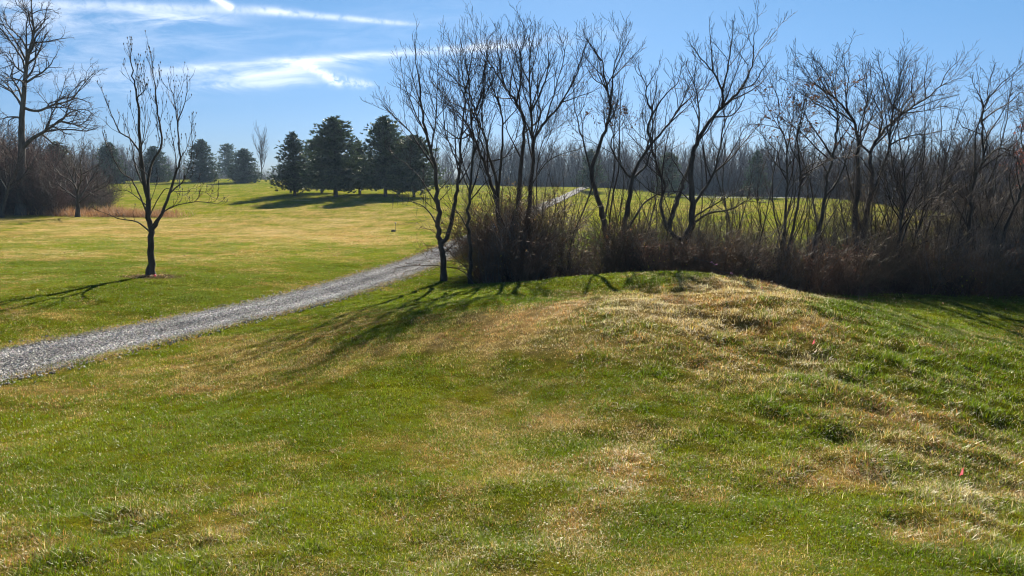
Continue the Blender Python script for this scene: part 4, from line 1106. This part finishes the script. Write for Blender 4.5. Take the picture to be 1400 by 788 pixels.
# ------------------------------------------------------------------ small things
PINK = plain('flag_vinyl', (.80, .16, .20), .5, .35); WIRE = plain('flag_wire', (.35, .34, .32), .4, 0, .8); RIB = plain('ribbon_pink', (.62, .22, .36), .6, .3)
def survey_flag(px, py, label, hgt=.11, s=1.0):
    # find where the view ray meets the ground
    ds = np.geomspace(3.5, 30, 900); pts = np.array([at(px, py, d) for d in ds]); k = int(np.argmax(pts[:, 2] < ground(pts[:, 0], pts[:, 1])))
    x, y = pts[k, 0], pts[k, 1]
    root = empty('survey_flag', (x, y, gnd(x, y)), label, 'marker flag', 'survey flags stuck in the grass')
    w = Wood(); w.add([(0, 0, -.03), (.004, 0, hgt * .5), (0, .004, hgt + .012)], [.0018 * s] * 3, 5); link('wire', w.build('wire'), WIRE, root)
    H_ = .088 * s; Wf = .05 * s; nx, nz = 6, 6; V = []
    for a in range(nx + 1):
        for b in range(nz + 1):
            u = a / nx; v = b / nz
            V.append((-u * Wf * (1 - .75 * v) + .004, math.sin(u * 5 + v * 2) * .008 * u, hgt - H_ * (1 - v) - u * .018))
    Qf = np.array([(a * (nz + 1) + b, (a + 1) * (nz + 1) + b, (a + 1) * (nz + 1) + b + 1, a * (nz + 1) + b + 1) for a in range(nx) for b in range(nz)])
    link('flag', mesh_np('flag', np.array(V), [Qf], None, True), PINK, root)
survey_flag(1316, 652, 'nearest pink survey flag in the pale straw grass at lower right', .085, .8)
survey_flag(1113, 472, 'small pink survey flag on the upper face of the near mound', .08, .7)
survey_flag(1042, 397, 'pink survey flag at the brow of the mound just before the thicket', .12, .9)

def ribbon(px, py, d, label, L):
    p = at(px, py, d); root = empty('pink_ribbon', p, label, 'ribbon')
    V = []
    n_ = 8
    for k in range(n_ + 1):
        t = k / n_; V += [(t * L, .01 * math.sin(t * 7), -.55 * t * L + .03 * math.sin(t * 9)), (t * L + .004, .012 + .01 * math.sin(t * 7 + 1), -.55 * t * L + .03 * math.sin(t * 9) + .022)]
    link('tail', mesh_np('tail', np.array(V), [np.array([(2 * k, 2 * k + 2, 2 * k + 3, 2 * k + 1) for k in range(n_)])], None, True), RIB, root)
    v, f = ico(); link('knot', mesh_np('knot', v * np.array([.024, .02, .02]), [f], None, True), RIB, root)
    w = Wood(); a0 = [(-.55, .05, .16), (-.25, .03, .05), (0, 0, 0), (.15, 0, -.1)]; w.add(a0, [.012, .011, .009, .006], 5)
    tw = link('pale_twig', w.build('pale_twig'), TWIGG); tw.location = p
    tag(tw, 'pale bare twig carrying the ' + ('long' if L > .1 else 'short') + ' pink ribbon at the thicket edge', 'twig')
ribbon(972, 359, 23.6, 'pink ribbon with trailing tail tied to a twig in the dark thicket', .2)
ribbon(999, 374, 22.8, 'short pink ribbon end low at the thicket edge', .07)
# white tag on the brambles, red marker at the young tree, little post and valve box on the field
x, y, z = at(675, 309, 27.4)
V = np.array([(-.05, 0, -.07), (.05, .004, -.06), (.055, .03, .05), (.0, .02, .075), (-.045, .01, .06)])
wt = empty('white_tag', (x, y, z), 'small white tag caught on the bramble tops beside the curving tree', 'tag')
link('tag_face', mesh_np('tag_face', np.vstack([V, V + np.array([0, .004, 0])]), [np.array([(0, 1, 2, 3, 4), (9, 8, 7, 6, 5)]), np.array([(k, (k + 1) % 5, (k + 1) % 5 + 5, k + 5) for k in range(5)])]), plain('white_plastic', (.8, .8, .8), .5), wt)
w = Wood(); w.add([(0, .01, .06), (.01, .02, .14)], [.003, .003], 4); link('tie', w.build('tie'), WIRE, wt)
x, y, z = at(212, 379, 23.6); z = gnd(x, y)
v, f = ico(); rm = empty('red_marker', (x, y, z + .05), 'small red round marker at the foot of the lone young tree', 'marker')
link('knob', mesh_np('knob', v * .045, [f], None, True), PINK, rm); w = Wood(); w.add([(0, 0, -.1), (0, 0, 0)], [.008, .008], 6); link('peg', w.build('peg'), WIRE, rm)
x, y, _ = at(541, 316, 60); z = gnd(x, y)
po = empty('marker_post', (x, y, z), 'thin pale marker post with white cap out on the field left of the forked tree', 'post')
w = Wood(); w.add([(0, 0, -.1), (0, 0, .55)], [.016, .016], 6); link('stake', w.build('stake'), TWIGG, po)
w = Wood(); w.add([(0, 0, .53), (0, 0, .60), (0, 0, .66), (0, 0, .67)], [.03, .05, .045, .01], 8); link('cap', w.build('cap'), plain('cap_white', (.75, .75, .75), .5), po)
x, y, _ = at(538, 318, 58.6); z = gnd(x, y)
v, f = ico(); db = link('dark_stone', mesh_np('dark_stone', v * np.array([.2, .16, .13]) * (1 + .12 * np.sin(v[:, :1] * 7)), [f], None, True), plain('dark_rock', (.04, .038, .035), .9), None, (x, y, z + .05))
tag(db, 'dark stone lying on the tan grass beside the thin marker post', 'stone')

# ------------------------------------------------------------------ sky
wld = bpy.data.worlds.new('World'); sc.world = wld; wld.use_nodes = True
nt = wld.node_tree; nt.nodes.clear()
out = N(nt, 'ShaderNodeOutputWorld'); bg = N(nt, 'ShaderNodeBackground'); nt.links.new(bg.outputs[0], out.inputs[0])
sky = N(nt, 'ShaderNodeTexSky'); sky.sky_type = 'NISHITA'; sky.sun_disc = False
sky.sun_elevation = math.radians(SUN_EL); sky.sun_rotation = math.radians(SUN_AZ)
sky.air_density = 1.0; sky.dust_density = .08; sky.ozone_density = 4; sky.altitude = 600
tc = N(nt, 'ShaderNodeTexCoord'); sx = N(nt, 'ShaderNodeSeparateXYZ'); nt.links.new(tc.outputs['Generated'], sx.inputs[0])
def M(op, a, b=None, c=None):
    n_ = N(nt, 'ShaderNodeMath', operation=op)
    for k, q in enumerate((a, b, c)):
        if q is None: continue
        if isinstance(q, (int, float)): n_.inputs[k].default_value = q
        else: nt.links.new(q, n_.inputs[k])
    return n_.outputs[0]
yy = M('MAXIMUM', sx.outputs[1], .02)
U = M('DIVIDE', sx.outputs[0], yy); Vv = M('DIVIDE', sx.outputs[2], yy)
def uv(px, py):
    x, y, z = at(px, py, 1.0); return x, z - EYE
cmb = N(nt, 'ShaderNodeCombineXYZ'); nt.links.new(U, cmb.inputs[0]); nt.links.new(Vv, cmb.inputs[1])
def tex(scale, sxy, rot, detail=6, dist=0.0, rough=.6):
    mp = N(nt, 'ShaderNodeMapping'); mp.inputs['Scale'].default_value = (sxy[0], sxy[1], 1); mp.inputs['Rotation'].default_value = (0, 0, rot)
    nt.links.new(cmb.outputs[0], mp.inputs[0])
    n_ = N(nt, 'ShaderNodeTexNoise'); n_.inputs['Scale'].default_value = scale; n_.inputs['Detail'].default_value = detail; n_.inputs['Distortion'].default_value = dist; n_.inputs['Roughness'].default_value = rough
    nt.links.new(mp.outputs[0], n_.inputs[0]); return n_.outputs['Fac']
wob = M('MULTIPLY', M('SUBTRACT', tex(9, (1, 1), 0, 4), .5), .022)
fine = tex(30, (.35, 1.6), -.06, 7, .6, .65)
puff = tex(70, (1, 1), .0, 6, .4)
total = None
def streak(p0, p1, w0, w1, k, soft=.25, texn=None, tlo=.35, thi=.62, skew=0):
    """a cloud band between two directions, widths as tangents"""
    global total
    (a, b), (c, d) = uv(*p0), uv(*p1); L = math.hypot(c - a, d - b); ex, ey = (c - a) / L, (d - b) / L
    du, dv = M('SUBTRACT', U, a), M('SUBTRACT', Vv, b)
    s = M('DIVIDE', M('ADD', M('MULTIPLY', du, ex), M('MULTIPLY', dv, ey)), L)
    t = M('ADD', M('ADD', M('MULTIPLY', du, -ey), M('MULTIPLY', dv, ex)), M('MULTIPLY', wob, skew))
    wd = M('ADD', M('MULTIPLY', s, (w1 - w0) / F), w0 / F); wd = M('MAXIMUM', wd, .0005)
    g = M('DIVIDE', t, wd); g = M('EXPONENT', M('MULTIPLY', M('MULTIPLY', g, g), -1.0))
    def ss(x, lo, hi):
        n_ = N(nt, 'ShaderNodeMapRange', interpolation_type='SMOOTHSTEP'); nt.links.new(x, n_.inputs[0]); n_.inputs[1].default_value = lo; n_.inputs[2].default_value = hi; return n_.outputs[0]
    e = M('MULTIPLY', ss(s, 0, soft), M('SUBTRACT', 1.0, ss(s, 1 - soft, 1)))
    v = M('MULTIPLY', M('MULTIPLY', g, e), k)
    v = M('MULTIPLY', v, ss(texn or fine, tlo, thi))
    total = v if total is None else M('ADD', total, v)
streak((-60, 2), (430, 17), 6, 6, .42, .15, puff, .1, .6, .1)
streak((-40, 62), (430, 48), 40, 26, .2, .3, fine, .3, .7, .8)
streak((80, 128), (520, 96), 16, 16, .2, .3, fine, .3, .7, .8)
streak((330, 12), (590, 36), 5, 2.5, .5, .25, puff, .2, .6, .1)
streak((285, -6), (322, 13), 5, 4, 1.0, .2, puff, .2, .5)
streak((-60, 22), (380, 30), 18, 6, .42, .25, fine, .3, .7, .5)
streak((130, 8), (330, 36), 14, 6, .3, .3, fine, .3, .7, .5)
streak((170, 101), (760, 58), 5.5, 4.5, .68, .22, fine, .22, .62, .35)
streak((230, 103), (600, 78), 11, 10, .28, .3, fine, .3, .65, .5)
streak((300, 104), (450, 95), 8, 8, .4, .3, fine, .3, .6, .5)
streak((402, 82), (474, 116), 5, 7, .75, .3, puff, .3, .6, .5)
streak((440, 108), (520, 118), 8, 4, .6, .3, puff, .35, .6, .5)
streak((200, 122), (470, 110), 8, 6, .4, .3, fine, .3, .65, .5)
streak((-40, 85), (260, 110), 30, 20, .25, .3, fine, .35, .7, .8)
streak((560, 70), (900, 50), 14, 10, .22, .3, fine, .35, .7, .8)
streak((330, 60), (700, 20), 24, 30, .10, .3, fine, .35, .7, .8)
front = M('GREATER_THAN', sx.outputs[1], .05)
cl = M('MINIMUM', M('MULTIPLY', total, front), 1.0)
mix = N(nt, 'ShaderNodeMix', data_type='RGBA'); nt.links.new(M('MULTIPLY', cl, .85), mix.inputs[0]); 
hsv = N(nt, 'ShaderNodeHueSaturation'); hsv.inputs['Saturation'].default_value = 1.16; hsv.inputs['Value'].default_value = .63
nt.links.new(sky.outputs[0], hsv.inputs['Color'])
elr = N(nt, 'ShaderNodeMapRange', interpolation_type='SMOOTHSTEP'); nt.links.new(sx.outputs[2], elr.inputs[0]); elr.inputs[1].default_value = -.02; elr.inputs[2].default_value = .26
low = N(nt, 'ShaderNodeMix', data_type='RGBA'); nt.links.new(elr.outputs[0], low.inputs[0]); low.inputs[6].default_value = (.47, .57, .88, 1); low.inputs[7].default_value = (1, 1, 1, 1)
clear = N(nt, 'ShaderNodeMix', data_type='RGBA', blend_type='MULTIPLY'); clear.inputs[0].default_value = 1
nt.links.new(hsv.outputs[0], clear.inputs[6]); nt.links.new(low.outputs[2], clear.inputs[7]); nt.links.new(clear.outputs[2], mix.inputs[6])
mix.inputs[7].default_value = (9.0, 9.3, 9.8, 1)
nt.links.new(mix.outputs[2], bg.inputs[0]); bg.inputs[1].default_value = .05

sd = bpy.data.lights.new('sun', 'SUN'); sd.energy = 5.0; sd.angle = math.radians(.5); sd.color = (1, .92, .78)
so = bpy.data.objects.new('sun', sd); C.objects.link(so); so.location = (10, 60, 60)
so.rotation_euler = (math.radians(90 - SUN_EL), 0, math.radians(180 - SUN_AZ))

# ------------------------------------------------------------------ haze
HAZE = .00012
xs, ys, zs = (-420, 420), (-40, 520), (-8, 40)
V = np.array([(x, y, z) for x in xs for y in ys for z in zs])
hz = link('haze', mesh_np('haze', V, [np.array([(0,1,3,2),(4,6,7,5),(0,4,5,1),(2,3,7,6),(0,2,6,4),(1,5,7,3)])]), None)
m, nt, out = new_mat('haze'); vp = N(nt, 'ShaderNodeVolumePrincipled'); vp.inputs['Color'].default_value = (.48, .70, 1, 1); vp.inputs['Density'].default_value = HAZE; vp.inputs['Anisotropy'].default_value = .3
nt.links.new(vp.outputs[0], out.inputs['Volume']); hz.data.materials.append(m)
tag(hz, 'thin blue winter haze over the far fields', 'haze', kind='stuff')

# ------------------------------------------------------------------ camera and view
cd = bpy.data.cameras.new('camera'); cd.sensor_width = 36; cd.lens = 36 * F / 1400; cd.clip_end = 20000; cd.clip_start = .05
co = bpy.data.objects.new('camera', cd); C.objects.link(co); co.location = (0, 0, EYE); co.rotation_euler = (math.pi / 2 - PITCH, 0, 0)
sc.camera = co
sc.view_settings.view_transform = 'Standard'; sc.view_settings.look = 'None'; sc.view_settings.gamma = 1; sc.view_settings.exposure = 1.66
sc.view_settings.use_curve_mapping = False
sc.cycles.use_denoising = True; sc.cycles.denoising_prefilter = 'ACCURATE'; sc.cycles.sample_clamp_direct = 12; sc.cycles.sample_clamp_indirect = 4; sc.cycles.denoising_prefilter = 'ACCURATE'; sc.cycles.filter_width = 1.15; sc.cycles.max_bounces = 6; sc.cycles.diffuse_bounces = 3; sc.cycles.transmission_bounces = 4; sc.cycles.volume_bounces = 0; sc.cycles.transparent_max_bounces = 4
